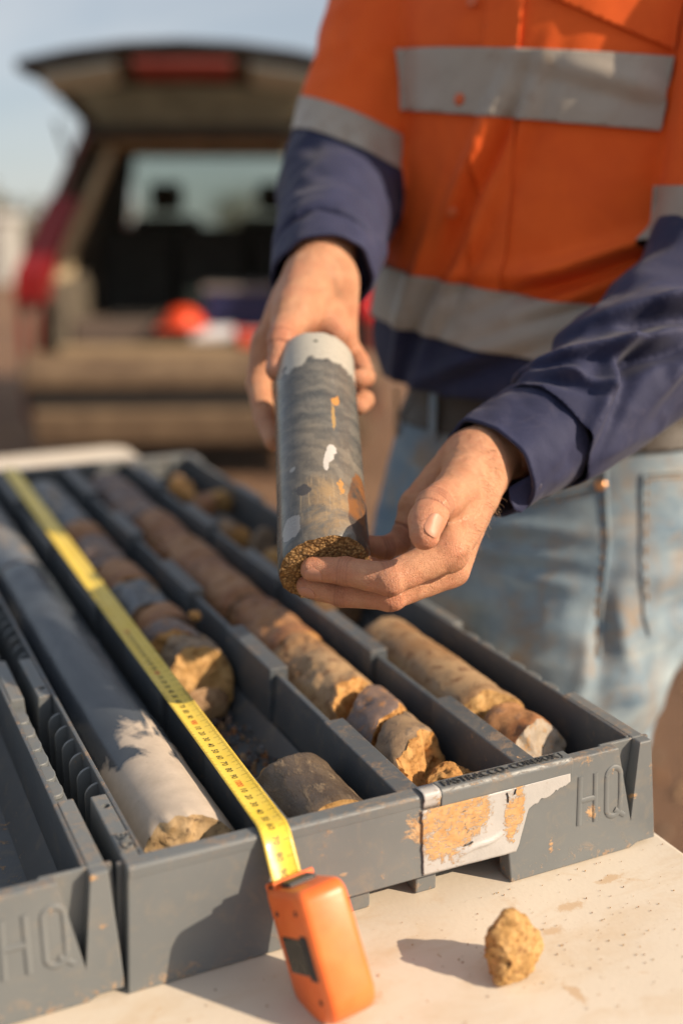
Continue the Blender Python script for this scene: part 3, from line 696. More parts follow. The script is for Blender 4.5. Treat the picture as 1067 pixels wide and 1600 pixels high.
# ---------------------------------------------------------------- steel tape measure
def tape_measure():
    root = empty('tape_measure', (.10, -.05, 0))
    off = Vector(root.location)
    HW = .0096
    pts = [(.1130, L_+.001, .0822), (.0985, .35, .0822), (.0940, .10, .0822), (.0920, .014, .0826), (.0918, .0065, .0836), (.0917, .0005, .0830), (.0917, -.0045, .0790), (.0918, -.0085, .0725), (.0920, -.0130, .0650), (.0924, -.0180, .0570), (.0928, -.0220, .0505)]
    P = np.array(pts); seg = np.linalg.norm(np.diff(P, axis=0), axis=1); cum = np.r_[0, np.cumsum(seg)]; T = cum[-1]
    def line(s): return np.array([np.interp(s, cum, P[:, k]) if s < T else P[-1, k]+(P[-1, k]-P[-2, k])/seg[-1]*(s-T) for k in range(3)])
    def smooth(s): return np.mean([line(max(0, q)) for q in np.linspace(s-.0045, s+.0045, 9)], axis=0)
    def B(s, t, lift=0):
        p = smooth(s); d = smooth(s+.0015)-smooth(s-.0015); d /= np.linalg.norm(d)
        xa = np.array([1., 0, 0]); xa -= d*xa.dot(d); xa /= np.linalg.norm(xa)
        n = np.cross(d, xa)
        k = abs(s-(T-.036))/.02; cup = .0016*min(1, .35+k*.65)*(t/HW)**2
        return p+xa*t+n*(cup+lift)-off
    ss = np.r_[np.linspace(0, T-.09, 40), np.linspace(T-.088, T, 60)]; tt = np.linspace(-HW, HW, 11)
    V = [B(s, t) for s in ss for t in tt]; F = [(i*11+j, i*11+j+1, (i+1)*11+j+1, (i+1)*11+j) for i in range(len(ss)-1) for j in range(10)]
    g = G('yellow_tape_blade', .30)
    g.color(g.mix(g.ramp(g.noise(25, 5, .6), .35, .7), (.74, .53, .045), (.80, .60, .09))); g.rough(g.ramp(g.noise(60, 4), .3, .7, .24, .42))
    g.bump(g.noise(500, 3), .08, .0003)
    bl = mesh_np('blade', V, F, [g.m], root, True); sm = bl.modifiers.new('t', 'SOLIDIFY'); sm.thickness = .00012; sm.offset = 0
    ink = plain('black_print', (.035, .03, .02), .5); red = plain('red_print', (.55, .035, .02), .5)
    # where mark 1000 and its neighbours fall along the blade
    y1000 = .062; S1000 = float(np.interp(-y1000, -P[:, 1], cum)); STEP = .0100
    V = []; F = []
    def quad(s, w_, t0, t1):
        b = len(V); n = 3
        for k in range(n+1):
            t = t0+(t1-t0)*k/n; V.append(B(s-w_/2, t, .00022)); V.append(B(s+w_/2, t, .00022))
        for k in range(n): F.append((b+2*k, b+2*k+1, b+2*k+3, b+2*k+2))
    for c in range(60, 112):
        s = S1000+(c-100)*STEP
        if s > T: break
        quad(s, .00034, .0038, HW*.96); quad(s, .00030, -HW*.96, -.0064)
        if c >= 84:
            for k in range(1, 10):
                if s+k*STEP/10 < T:
                    ln = .0034 if k == 5 else .0020
                    quad(s+k*STEP/10, .00022, HW*.96-ln, HW*.96); quad(s+k*STEP/10, .00022, -HW*.96, -HW*.96+ln*.7)
    mk = mesh_np('scale_marks', V, F, [ink], root, False); mk['kind'] = 'stuff'
    for c in range(70, 112):
        s = S1000+(c-100)*STEP-.0006
        if s > T-.003: continue
        h = c % 10 == 0; me = text_mesh(str(c*10) if h else str((c % 10)*10), .0062, 0, .00006, res=2)
        for q in me.vertices: q.co = B(min(T, s+q.co.x*(.95 if not h else .78)), q.co.y-.0012, .00024)
        link('printed_number', me, red if h else ink, root)['kind'] = 'stuff'
    bm = bmesh.new(); box(bm, .1130-.008, .1130+.008, L_+.0005, L_+.002, .068, .0822); bmesh.ops.translate(bm, vec=-off, verts=bm.verts)
    from_bm('end_hook', bm, plain('steel', (.5, .5, .5), .3, .1, 20, Metallic=1.0), root)
    g = G('orange_tape_case', .33); n = g.noise(40, 5, .6)
    g.color(g.mix(g.ramp(n, .35, .7), (.80, .145, .028), (.88, .20, .045))); g.bump(g.noise(700, 2), .12, .0004)
    g.rough(g.ramp(g.noise(90, 4), .3, .7, .28, .45))
    org = g.m; blk = plain('black_rubber', (.022, .022, .024), .5, .3, 200, .2); glass = plain('glossy_dark_window', (.075, .065, .045), .12, .4, 60)
    # case axes: a from the tray outwards, b down, c across to the right
    ea = Vector((.07, -.885, .46)).normalized(); eb = Vector((.107, -.47, -.877)); eb = (eb-ea*eb.dot(ea)).normalized()
    ec = ea.cross(eb); ec = ec if ec.x > 0 else -ec
    O = Vector((.0770, -.0175, .0545))-off
    def W(a, b, c): return O+ea*a+eb*b+ec*c
    LA, LB, LC = .051, .077, .0310
    def outline(ins, n=6):
        pts = []
        for (ca, cb, r, a0) in ((.004, .004, .004, 180), (LA-.008, .008, .008, 270), (LA-.014, LB-.014, .014, 0), (.016, LB-.016, .016, 90)):
            for k in range(n+1):
                t = math.radians(a0+90*k/n); rr_ = max(.0004, r-ins)
                pts.append((ca+rr_*math.cos(t), cb+rr_*math.sin(t)))
        return pts
    bm = bmesh.new(); rings = []
    prof = [(.0055, 0), (.0022, .0006), (.0006, .0022), (0, .0050), (0, LC-.0050), (.0006, LC-.0022), (.0022, LC-.0006), (.0055, LC)]
    for ins, c in prof:
        o = outline(min(ins, .0039) if False else ins)
        ctr = (LA/2, LB/2)
        o = [((ctr[0]+(a-ctr[0])*(1-ins*.0/LA)), b) for a, b in outline(0)]
        o = [(ctr[0]+(a-ctr[0])*(1-ins*2/LA), ctr[1]+(b-ctr[1])*(1-ins*2/LB)) for a, b in o]
        rings.append([bm.verts.new(W(a, b, c)) for a, b in o])
    for r0, r1 in zip(rings[:-1], rings[1:]):
        for k in range(len(r0)): bm.faces.new((r0[k], r0[(k+1) % len(r0)], r1[(k+1) % len(r0)], r1[k]))
    bm.faces.new(rings[0]); bm.faces.new(rings[-1][::-1])
    from_bm('case', bm, org, root, smooth=True, angle=40)
    # mouth: collar round the blade, slot, lock button
    def wb(name, a0, a1, b0, b1, c0, c1, m, bev=.0006):
        bm = bmesh.new(); vs = box(bm, a0, a1, b0, b1, c0, c1)
        for v in bm.verts: v.co = W(*v.co)
        return from_bm(name, bm, m, root, bevel=bev)
    wb('mouth_collar', -.0010, .0010, -.0024, .006, .0022, LC-.0030, org, .0008)
    wb('mouth_collar', .0105, .0125, -.0040, .003, .0022, LC-.0010, org, .0008)
    wb('mouth_slot', .0012, .0103, -.0006, .002, .0030, LC-.0030, blk)
    wb('lock_button', .014, .026, -.0030, .002, .006, LC-.006, blk, .0014)
    wb('side_window', .009, .043, .027, .049, -.0006, .002, glass, .0018)
    wb('window_frame', .036, .0455, .025, .051, -.0010, .002, blk, .0012)
    for a, b in ((.040, .012), (.012, .014), (.040, .063)):
        bm = bmesh.new(); bmesh.ops.create_cone(bm, cap_ends=True, segments=14, radius1=.0016, radius2=.0016, depth=.0008)
        mt = Matrix.Identity(4)
        for v in bm.verts: v.co = W(a+v.co.x, b+v.co.y, -.0002+v.co.z)
        from_bm('screw', bm, blk, root, bevel=.0002)
    return tag(root, 'orange tape measure leaning on the tray with its yellow blade pulled out over the cores', 'tape measure')
tape_measure()

# ---------------------------------------------------------------- implicit surfaces (for the person)
def smin(a, b, k):
    h = np.clip(.5+.5*(b-a)/k, 0, 1); return b+(a-b)*h-k*h*(1-h)
class Field:
    def __init__(s, lo, hi, h):
        s.lo = np.array(lo, float); s.h = h; s.n = np.ceil((np.array(hi)-s.lo)/h).astype(int)+1
        s.ax = [s.lo[k]+np.arange(s.n[k])*h for k in range(3)]
    def new(s): return np.full(s.n, .5, np.float32)
    def region(s, lo, hi):
        a = np.clip(np.floor((np.array(lo)-s.lo)/s.h).astype(int), 0, s.n); b = np.clip(np.ceil((np.array(hi)-s.lo)/s.h).astype(int)+1, 0, s.n)
        return tuple(slice(x, y) for x, y in zip(a, b))
    def P(s, sl): return np.stack(np.meshgrid(*[a[q] for a, q in zip(s.ax, sl)], indexing='ij'), -1)
    def cap(s, D, a, b, ra, rb, k=.004, flat=None):
        """add a tapered capsule a-b, optionally flattened: flat=(direction, factor>1 squeezes)"""
        a = np.array(a, float); b = np.array(b, float); R_ = max(ra, rb)*1.05+k+.006
        sl = s.region(np.minimum(a, b)-R_, np.maximum(a, b)+R_)
        if any(q.stop <= q.start for q in sl): return
        p = s.P(sl); D[sl] = smin(D[sl], capd(p, a, b, ra, rb, flat), k)
    def chain(s, D, pts, rs, k=.004, kj=None, flat=None):
        """a finger or limb: its own capsules blend with kj, then join D with k"""
        T = s.new(); pts = [np.array(p, float) for p in pts]
        for i in range(len(pts)-1): s.cap(T, pts[i], pts[i+1], rs[i], rs[i+1], kj or .003, flat)
        R_ = max(rs)+k+.008
        sl = s.region(np.min(pts, 0)-R_, np.max(pts, 0)+R_)
        D[sl] = smin(D[sl], T[sl], k)
def capd(p, a, b, ra, rb, flat=None):
    ab = b-a; L2 = ab@ab; q = p-a; t = np.clip((q@ab)/L2, 0, 1)
    v = q-t[..., None]*ab
    if flat is not None:
        n, f = flat; n = np.array(n)/np.linalg.norm(n); c = v@n; v = v+n*(c*(f-1))[..., None]
    return (np.linalg.norm(v, axis=-1)-(ra+(rb-ra)*t))
def nets(D, lo, h):
    """surface nets: zero level of D as vertices and quads"""
    I = D < 0; c = np.zeros(tuple(n-1 for n in D.shape), np.int8)
    for dx in (0, 1):
        for dy in (0, 1):
            for dz in (0, 1):
                c += I[dx:D.shape[0]-1+dx, dy:D.shape[1]-1+dy, dz:D.shape[2]-1+dz]
    act = (c > 0) & (c < 8); idx = np.argwhere(act); ID = np.full(act.shape, -1, np.int64); ID[act] = np.arange(len(idx))
    acc = np.zeros((len(idx), 3)); cnt = np.zeros(len(idx))
    C = [(x, y, z) for x in (0, 1) for y in (0, 1) for z in (0, 1)]
    for a in C:
        for ax in range(3):
            if a[ax]: continue
            b = list(a); b[ax] = 1
            va = D[idx[:, 0]+a[0], idx[:, 1]+a[1], idx[:, 2]+a[2]].astype(float); vb = D[idx[:, 0]+b[0], idx[:, 1]+b[1], idx[:, 2]+b[2]].astype(float)
            m = (va < 0) != (vb < 0); t = np.where(m, va/np.where(m, va-vb, 1), 0)
            p = np.array(a, float)[None].repeat(len(idx), 0); p[:, ax] += t
            acc[m] += p[m]; cnt[m] += 1
    V = (idx+acc/cnt[:, None])*h+np.array(lo)
    F = []
    for ax in range(3):
        o1, o2 = [(1, 2), (2, 0), (0, 1)][ax]
        sl0 = [slice(1, -1)]*3; sl0[ax] = slice(0, -1); sl1 = list(sl0); sl1[ax] = slice(1, None)
        A = I[tuple(sl0)]; Bm = I[tuple(sl1)]; e = np.argwhere(A != Bm)
        if not len(e): continue
        off = np.array([1, 1, 1]); off[ax] = 0; e = e+off
        inside = I[e[:, 0], e[:, 1], e[:, 2]]
        def g_(d1, d2):
            q = e.copy(); q[:, o1] -= d1; q[:, o2] -= d2; return ID[q[:, 0], q[:, 1], q[:, 2]]
        q = np.stack([g_(1, 1), g_(0, 1), g_(0, 0), g_(1, 0)], 1)
        q[~inside] = q[~inside][:, ::-1]; F.append(q)
    return V, np.concatenate(F)
def vnormals(V, F):
    n = np.cross(V[F[:, 2]]-V[F[:, 0]], V[F[:, 3]]-V[F[:, 1]]) if F.shape[1] == 4 else np.cross(V[F[:, 1]]-V[F[:, 0]], V[F[:, 2]]-V[F[:, 0]])
    N = np.zeros_like(V)
    for k in range(F.shape[1]): np.add.at(N, F[:, k], n)
    return N/np.maximum(1e-12, np.linalg.norm(N, axis=1))[:, None]
def relax(V, F, it=2, w_=.5):
    E = np.concatenate([F[:, [k, (k+1) % F.shape[1]]] for k in range(F.shape[1])])
    for _ in range(it):
        A = np.zeros_like(V); c = np.zeros(len(V)); np.add.at(A, E[:, 0], V[E[:, 1]]); np.add.at(c, E[:, 0], 1); np.add.at(A, E[:, 1], V[E[:, 0]]); np.add.at(c, E[:, 1], 1)
        V = V*(1-w_)+w_*A/np.maximum(1, c)[:, None]
    return V
def clip(V, F, s):
    """the part of mesh where scalar s > 0, cut cleanly along s = 0 (triangles)"""
    T = F if F.shape[1] == 3 else np.concatenate([F[:, [0, 1, 2]], F[:, [0, 2, 3]]])
    pos = s[T] > 0; n = pos.sum(1); out = [T[n == 3]]; NV = []; cache = {}; base = len(V)
    def mid(a, b):
        k = (min(a, b), max(a, b))
        if k not in cache:
            t = s[a]/(s[a]-s[b]); NV.append(V[a]+(V[b]-V[a])*t); cache[k] = base+len(NV)-1
        return cache[k]
    ex = []
    for tri, p in zip(T[(n == 1) | (n == 2)], pos[(n == 1) | (n == 2)]):
        k = int(np.argmax(p)) if p.sum() == 1 else int(np.argmin(p)); a, b, c = tri[k], tri[(k+1) % 3], tri[(k+2) % 3]
        if p.sum() == 1: ex.append((a, mid(a, b), mid(a, c)))
        else: ab, ac = mid(a, b), mid(a, c); ex += [(ab, b, c), (ab, c, ac)]
    if ex: out.append(np.array(ex))
    T = np.concatenate(out); V2 = np.concatenate([V, np.array(NV)]) if NV else V
    u, inv = np.unique(T, return_inverse=True); return V2[u], inv.reshape(T.shape)
def cutmany(V, F, ss):
    """clip by several scalar functions of position"""
    for f in ss:
        if len(F) == 0: break
        V, F = clip(V, F, f(V))
    return V, F

# ---------------------------------------------------------------- the core in the hands
C0h, C1h = Vector(at(491, 566, .978)), Vector(at(507, 889, .822))
cax = (C0h-C1h); CL = cax.length; cax.normalize()
toC = (Vector(CAM)-(C0h+C1h)/2).normalized(); cz_ = (toC-cax*toC.dot(cax)).normalized(); cx_ = cax.cross(cz_)
g = G('held_grey_core', .34); P = g.sep()
str_ = g.noise(1, 5, .6, .5, g.mp(scale=(28, 95, 28), rot=(0, 0, .30)))
c = g.mix(g.ramp(str_, .35, .68), (.075, .080, .082), (.175, .165, .145))
c = g.mix(g.ramp(g.noise(16, 3, .5), .45, .65, 0, .5), c, (.22, .185, .14))
wv = g.n('TexWave', wave_type='RINGS', rings_direction='SPHERICAL'); wv.inputs['Scale'].default_value = 30; wv.inputs['Distortion'].default_value = 6.0; wv.inputs['Detail'].default_value = 3; wv.inputs['Detail Scale'].default_value = 3
g.l(g.mp(loc=(.02, -.03, 0), scale=(1, .8, 1)), wv.inputs['Vector'])
c = g.mix(g.ramp(wv.outputs['Fac'], .2, .9, 0, .42), c, (.058, .060, .062))
nz = g.math('MULTIPLY', g.math('SUBTRACT', g.noise(60, 4, .6), .5), .045)
# pale sawn collar at the far end
cap_ = g.math('ADD', g.math('ADD', P[1], nz), g.math('MULTIPLY', g.math('SUBTRACT', g.noise(22, 2, .5), .5), .05)); c = g.mix(g.ramp(cap_, CL-.040, CL-.0385), c, (.40, .385, .34))
# ochre stain low down, thin ochre run, pale chip, wet-brown patch painting in the hand's shadow low on the right
st = g.math('MULTIPLY', g.ramp(g.blob((.004, .030, .03), (.030, .045, .05)), .15, .6), g.ramp(g.noise(30, 6, .7, .8), .42, .62))
c = g.mix(g.math('MULTIPLY', st, .8), c, (.36, .24, .12))
fl = g.noise(1, 3, .5, .2, g.mp(scale=(420, 40, 420), rot=(0, 0, .75)))
c = g.mix(g.math('MULTIPLY', g.ramp(fl, .56, .66, 0, .7), g.ramp(g.blob((-.004, .040, .03), (.022, .03, .05)), .1, .5)), c, (.40, .30, .18))
def spot(cc, rr_, th, col, nsc=150, amp=.7):
    global c
    t = g.math('ADD', g.blob(cc, rr_), g.math('MULTIPLY', g.math('SUBTRACT', g.noise(nsc, 4, .6), .5), amp)); c = g.mix(g.ramp(t, th, th+.05), c, col)
spot((.0150, .146, .027), (.006, .011, .02), .42, (.46, .22, .06), 210, 1.5)
spot((.0125, .126, .027), (.0024, .026, .02), .38, (.36, .23, .09), 220, 1.0)
spot((.0150, .052, .027), (.0045, .012, .02), .45, (.42, .22, .07), 190, 1.6)
wb = g.math('MAXIMUM', g.math('MAXIMUM', g.blob((.0092, .0890, .029), (.0062, .0090, .02)), g.blob((.0075, .0820, .030), (.0052, .0110, .02))), g.blob((.0050, .0740, .030), (.0034, .0130, .02)))
t = g.math('ADD', wb, g.math('MULTIPLY', g.math('SUBTRACT', g.noise(150, 5, .65, .5), .5), .9)); c = g.mix(g.ramp(t, .34, .40), c, (.50, .48, .46))
c = g.mix(g.ramp(g.noise(420, 4, .8), .58, .72, 0, .5), c, (.28, .26, .23)); c = g.mix(g.ramp(g.noise(300, 4, .8, 1), .60, .72, 0, .6), c, (.04, .04, .045))
c = g.mix(g.ramp(g.noise(1, 3, .6, .4, g.mp(scale=(700, 60, 700), rot=(.2, 0, -.5))), .62, .70, 0, .35), c, (.30, .28, .25))
spot((-.0215, .018, .023), (.013, .020, .02), .38, (.30, .29, .28), 55, 1.0)
spot((-.020, .075, .024), (.004, .004, .02), .42, (.34, .33, .31), 150, .8)
spot((-.012, .050, .028), (.010, .012, .02), .52, (.075, .07, .07), 70, 1.2)
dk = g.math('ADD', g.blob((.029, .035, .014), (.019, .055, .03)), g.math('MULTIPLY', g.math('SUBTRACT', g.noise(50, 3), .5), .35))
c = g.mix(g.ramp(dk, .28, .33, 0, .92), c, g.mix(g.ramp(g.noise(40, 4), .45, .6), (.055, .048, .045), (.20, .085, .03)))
spot((.0020, CL-.013, .031), (.0035, .0030, .02), .4, (.10, .10, .08), 60, .3)
g.color(c); g.rough(g.ramp(g.noise(50, 5, .7), .35, .7, .15, .36))
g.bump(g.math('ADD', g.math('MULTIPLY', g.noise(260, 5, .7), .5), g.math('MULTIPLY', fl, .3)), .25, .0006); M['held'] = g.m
g = G('gritty_brown_end', .8); n = g.noise(300, 5, .75); v = g.vor(420)
g.color(g.mix(g.ramp(v, .15, .6), (.50, .30, .12), g.mix(g.ramp(n, .35, .6), (.07, .035, .012), (.30, .16, .05)))); g.bump(g.math('ADD', v, n), 1.0, .0022); M['grit'] = g.m
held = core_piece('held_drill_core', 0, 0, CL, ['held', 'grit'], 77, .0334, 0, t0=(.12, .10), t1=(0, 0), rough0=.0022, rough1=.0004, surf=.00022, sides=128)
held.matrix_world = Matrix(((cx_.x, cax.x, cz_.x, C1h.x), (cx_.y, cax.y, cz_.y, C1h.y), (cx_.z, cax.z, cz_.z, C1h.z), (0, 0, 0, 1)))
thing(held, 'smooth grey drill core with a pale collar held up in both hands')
# ---------------------------------------------------------------- the person
person = empty('person', (.52, .42, -.80)); bpy.context.view_layer.update()
poff = Vector(person.location)
def skinmat():
    g = G('skin', .48); g.b.inputs['Subsurface Weight'].default_value = .22; g.b.inputs['Subsurface Radius'].default_value = (.010, .0035, .0015); g.b.inputs['Subsurface Scale'].default_value = .35
    red = g.attr('redness')['Fac']; cr = g.attr('crease')['Fac']
    n = g.noise(60, 5, .6); f = g.noise(700, 3, .7)
    c = g.mix(g.ramp(n, .35, .68), (.50, .235, .13), (.63, .34, .20))
    c = g.mix(g.math('MULTIPLY', red, .55), c, (.56, .18, .11))
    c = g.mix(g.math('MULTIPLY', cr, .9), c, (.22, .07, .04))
    c = g.mix(g.ramp(f, .35, .7, .08, 0), c, (.34, .16, .10))
    c = g.mix(g.ramp(g.noise(28, 4, .6, .6), .50, .72, 0, .30), c, (.62, .20, .12))
    v1_ = g.vor(520, 'DISTANCE_TO_EDGE', g.mp(scale=(1, 1, .75)))
    c = g.mix(g.ramp(v1_, .0, .10, .13, 0), c, (.30, .11, .06))
    c = g.mix(g.ramp(g.noise(1, 4, .6, .8, g.mp(scale=(30, 30, 90))), .56, .70, 0, .30), c, (.52, .16, .09))
    g.color(c); g.rough(g.ramp(n, .3, .7, .40, .55))
    v1 = g.vor(520, 'DISTANCE_TO_EDGE', g.mp(scale=(1, 1, .75))); v2 = g.vor(1100, 'DISTANCE_TO_EDGE')
    h = g.math('ADD', g.ramp(v1, 0, .10), g.math('MULTIPLY', g.ramp(v2, 0, .12), .5)); h = g.math('ADD', h, g.math('MULTIPLY', g.noise(180, 4), .8))
    g.bump(h, .60, .0008); return g.m
M['skin'] = skinmat()
g = G('fingernail', .5); g.color((.46, .215, .135)); g.b.inputs['Subsurface Weight'].default_value = .1; g.b.inputs['Subsurface Scale'].default_value = .003; g.bump(g.noise(200, 3), .1, .0004); M['nail'] = g.m
A = lambda u, v, d: at(u, v, d)
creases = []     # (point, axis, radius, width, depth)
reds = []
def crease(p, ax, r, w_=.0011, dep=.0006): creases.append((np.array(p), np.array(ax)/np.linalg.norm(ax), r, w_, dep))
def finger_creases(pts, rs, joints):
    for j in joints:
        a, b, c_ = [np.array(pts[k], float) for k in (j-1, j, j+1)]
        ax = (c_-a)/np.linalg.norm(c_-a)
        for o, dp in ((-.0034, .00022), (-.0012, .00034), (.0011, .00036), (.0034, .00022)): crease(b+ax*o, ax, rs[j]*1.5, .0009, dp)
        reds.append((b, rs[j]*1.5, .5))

HANDPOSE = {}
def hand_left(h=.00085):
    W = A(752, 722, .885)
    F_ = Field(A(560, 960, .80)*0+np.array([.09, .02, .10]), [.42, .26, .34], h)
    lo = np.min([A(440, 960, .78), A(460, 640, .9), A(830, 960, .80), A(860, 600, .95), A(440, 870, .86), A(700, 640, .95)], 0)-.02
    hi = np.max([A(440, 960, .78), A(460, 640, .9), A(830, 960, .80), A(860, 600, .95), A(440, 870, .86), A(700, 640, .95)], 0)+.02
    F_ = Field(lo, hi, h); D = F_.new()
    idx = [A(701, 862, .803), A(609, 905, .788), A(540, 893, .797), A(489, 889, .806)]; ir = [.0132, .0114, .0098, .0085]
    mid = [A(703, 888, .828), A(610, 931, .808), A(535, 927, .815), A(481, 916, .822)]; mr = [.0132, .0110, .0095, .0082]
    rng = [A(676, 866, .853), A(622, 900, .845), A(580, 893, .835), A(548, 880, .835)]; rr_ = [.0125, .0105, .0092, .0080]
    lit = [A(650, 790, .885), A(626, 846, .880), A(600, 858, .868), A(572, 853, .862)]; lr = [.0120, .0098, .0090, .0080]
    # palm
    Wi, Wm, Wr, Wl = A(763, 745, .872), A(757, 738, .884), A(742, 722, .897), A(722, 712, .905)
    for w0, m0, r0, r1 in ((Wi, idx[0], .0150, .0138), (Wm, mid[0], .0155, .0138), (Wr, rng[0], .0160, .0132), (Wl, lit[0], .0165, .0130)):
        F_.cap(D, w0, m0, r0, r1, .009)
    F_.cap(D, A(700, 800, .845), A(668, 840, .850), .013, .012, .010)
    for a_, b_, r_ in ((A(775, 752, .868), A(728, 846, .818), .0040), (A(770, 760, .878), A(716, 880, .828), .0042)):
        F_.cap(D, a_, b_, r_, r_, .006)
    # wrist and forearm
    F_.chain(D, [A(742, 722, .885), A(800, 690, .925), A(900, 640, .985)], [.0255, .0275, .034], .012, .008, None)
    # thumb with its root muscle
    th = [A(735, 735, .872), A(714, 768, .828), A(678, 790, .786), A(663, 836, .768)]; tr = [.0205, .0158, .0126, .0110]
    F_.chain(D, th[:3], tr[:3], .010, .008)
    F_.chain(D, [th[2], A(667, 812, .776), th[3]], [.0124, .0124, .0104], .003, .003)
    for f, r in ((idx, ir), (mid, mr), (rng, rr_), (lit, lr)):
        T = F_.new(); 
        F_.chain(T, f, r, .001, .0022)
        for q, rad in ((f[1], r[1]*.99), (f[2], r[2]*1.0)): F_.cap(T, q, q+.0001, rad, rad, .002)
        # join: soft at the knuckle, crisp between fingers
        dk = np.linalg.norm(F_.P(tuple(slice(0, n) for n in F_.n))-f[0], axis=-1) if False else None
        k0 = F_.region(f[0]-.03, f[0]+.03)
        Pk = F_.P(k0); kk = .0012+.0075*np.clip(1-np.linalg.norm(Pk-f[0], axis=-1)/.028, 0, 1)
        h0 = D[k0].copy(); k1 = F_.region(np.min(f, 0)-.03, np.max(f, 0)+.03); D[k1] = smin(D[k1], T[k1], .0010); D[k0] = smin(h0, T[k0], kk)
    V, Q = nets(D, F_.lo, h)
    for f, r in ((idx, ir), (mid, mr), (rng, rr_), (lit, lr)): finger_creases(f, r, (1, 2))
    tf = [th[1], th[2], th[3]]; finger_creases(tf, [0, .0135, 0], (1,)); crease(th[2]+(th[3]-th[2])*.22, th[3]-th[2], .02, .0008, .0004)
    reds.append((th[3], .013, .9))
    for f in (idx, mid): reds.append((f[3], .011, .7))
    crease(A(612, 812, .87), lit[1]-lit[0], .02, .0012, .0012)
    HANDPOSE['L'] = dict(th=th, idx=idx, mid=mid)
    return V, Q
def hand_right(h=.0011):
    pts_ = [A(380, 700, .93), A(380, 380, 1.1), A(600, 700, .95), A(620, 360, 1.15), A(380, 700, 1.06), A(600, 700, 1.06)]
    F_ = Field(np.min(pts_, 0)-.02, np.max(pts_, 0)+.02, h); D = F_.new()
    W = A(503, 408, 1.050)
    F_.chain(D, [A(505, 300, 1.15), A(503, 390, 1.065), A(500, 430, 1.045)], [.036, .0290, .0270], .01, .01)
    # thenar and thumb
    F_.chain(D, [A(486, 440, 1.030), A(462, 490, 1.000)], [.0265, .0215], .014, .01)
    F_.chain(D, [A(462, 490, 1.000), A(441, 530, .972), A(434, 577, .958)], [.0185, .0120, .0102], .008, .005)
    # palm behind the core end and its far edge
    F_.cap(D, A(500, 450, 1.040), A(485, 530, 1.035), .024, .019, .012)
    F_.cap(D, A(520, 440, 1.050), A(527, 530, 1.045), .0240, .0190, .012)
    F_.cap(D, A(455, 470, 1.040), A(415, 545, 1.040), .0190, .0130, .012)
    F_.cap(D, A(515, 505, 1.022), A(528, 520, 1.022), .0135, .0120, .010)
    fs = [([A(415, 535, 1.040), A(404, 600, 1.032), A(413, 655, 1.010), A(428, 690, .985)], [.0135, .0110, .0095, .0082]),
          ([A(450, 560, 1.05), A(450, 625, 1.055), A(480, 670, 1.035), A(500, 690, 1.005)], [.0130, .0110, .0095, .0085]),
          ([A(500, 550, 1.06), A(535, 605, 1.055), A(568, 625, 1.022), A(560, 634, .988)], [.0130, .0105, .0090, .0082]),
          ([A(535, 535, 1.055), A(560, 565, 1.045), A(570, 590, 1.012), A(562, 592, .978)], [.0125, .0100, .0088, .0080])]
    for f, r in fs: F_.chain(D, f, r, .0025, .002)
    V, Q = nets(D, F_.lo, h)
    reds.append((A(434, 585, .955), .014, 1.0)); reds.append((A(436, 530, .965), .02, .8)); reds.append((A(500, 540, 1.02), .035, .6))
    for f, r in (fs[3], fs[2]): reds.append((f[3], .012, .5))
    crease(A(440, 522, .97), A(434, 577, .958)-A(441, 530, .972), .016, .0012, .0006)
    crease(A(438, 540, .965), A(434, 577, .958)-A(441, 530, .972), .016, .001, .0005)
    # heel-of-thumb fold across the palm
    HANDPOSE['R'] = dict(th=[A(462, 490, 1.0), A(441, 530, .972), A(434, 577, .958)])
    return V, Q
VL, QL = hand_left(); VR, QR = hand_right()
V = np.concatenate([VL, VR]); Q = np.concatenate([QL, QR+len(VL)])
V = relax(V, Q, 2, .4)
N = vnormals(V, Q)
crs = np.zeros(len(V)); red = np.zeros(len(V)); disp = np.zeros(len(V))
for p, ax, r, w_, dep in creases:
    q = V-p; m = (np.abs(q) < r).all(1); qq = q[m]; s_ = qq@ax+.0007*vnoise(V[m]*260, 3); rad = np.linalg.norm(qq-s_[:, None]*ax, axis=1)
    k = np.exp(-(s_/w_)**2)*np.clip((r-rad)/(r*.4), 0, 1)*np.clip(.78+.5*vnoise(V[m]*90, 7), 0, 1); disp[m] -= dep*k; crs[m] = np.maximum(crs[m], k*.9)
for p, r, k in reds: red = np.maximum(red, k*np.exp(-(np.linalg.norm(V-p, axis=1)/r)**2))
disp += .00035*fbm(V, 120, 3, 5)+.0005*fbm(V, 55, 2, 8)
V = V+N*disp[:, None]

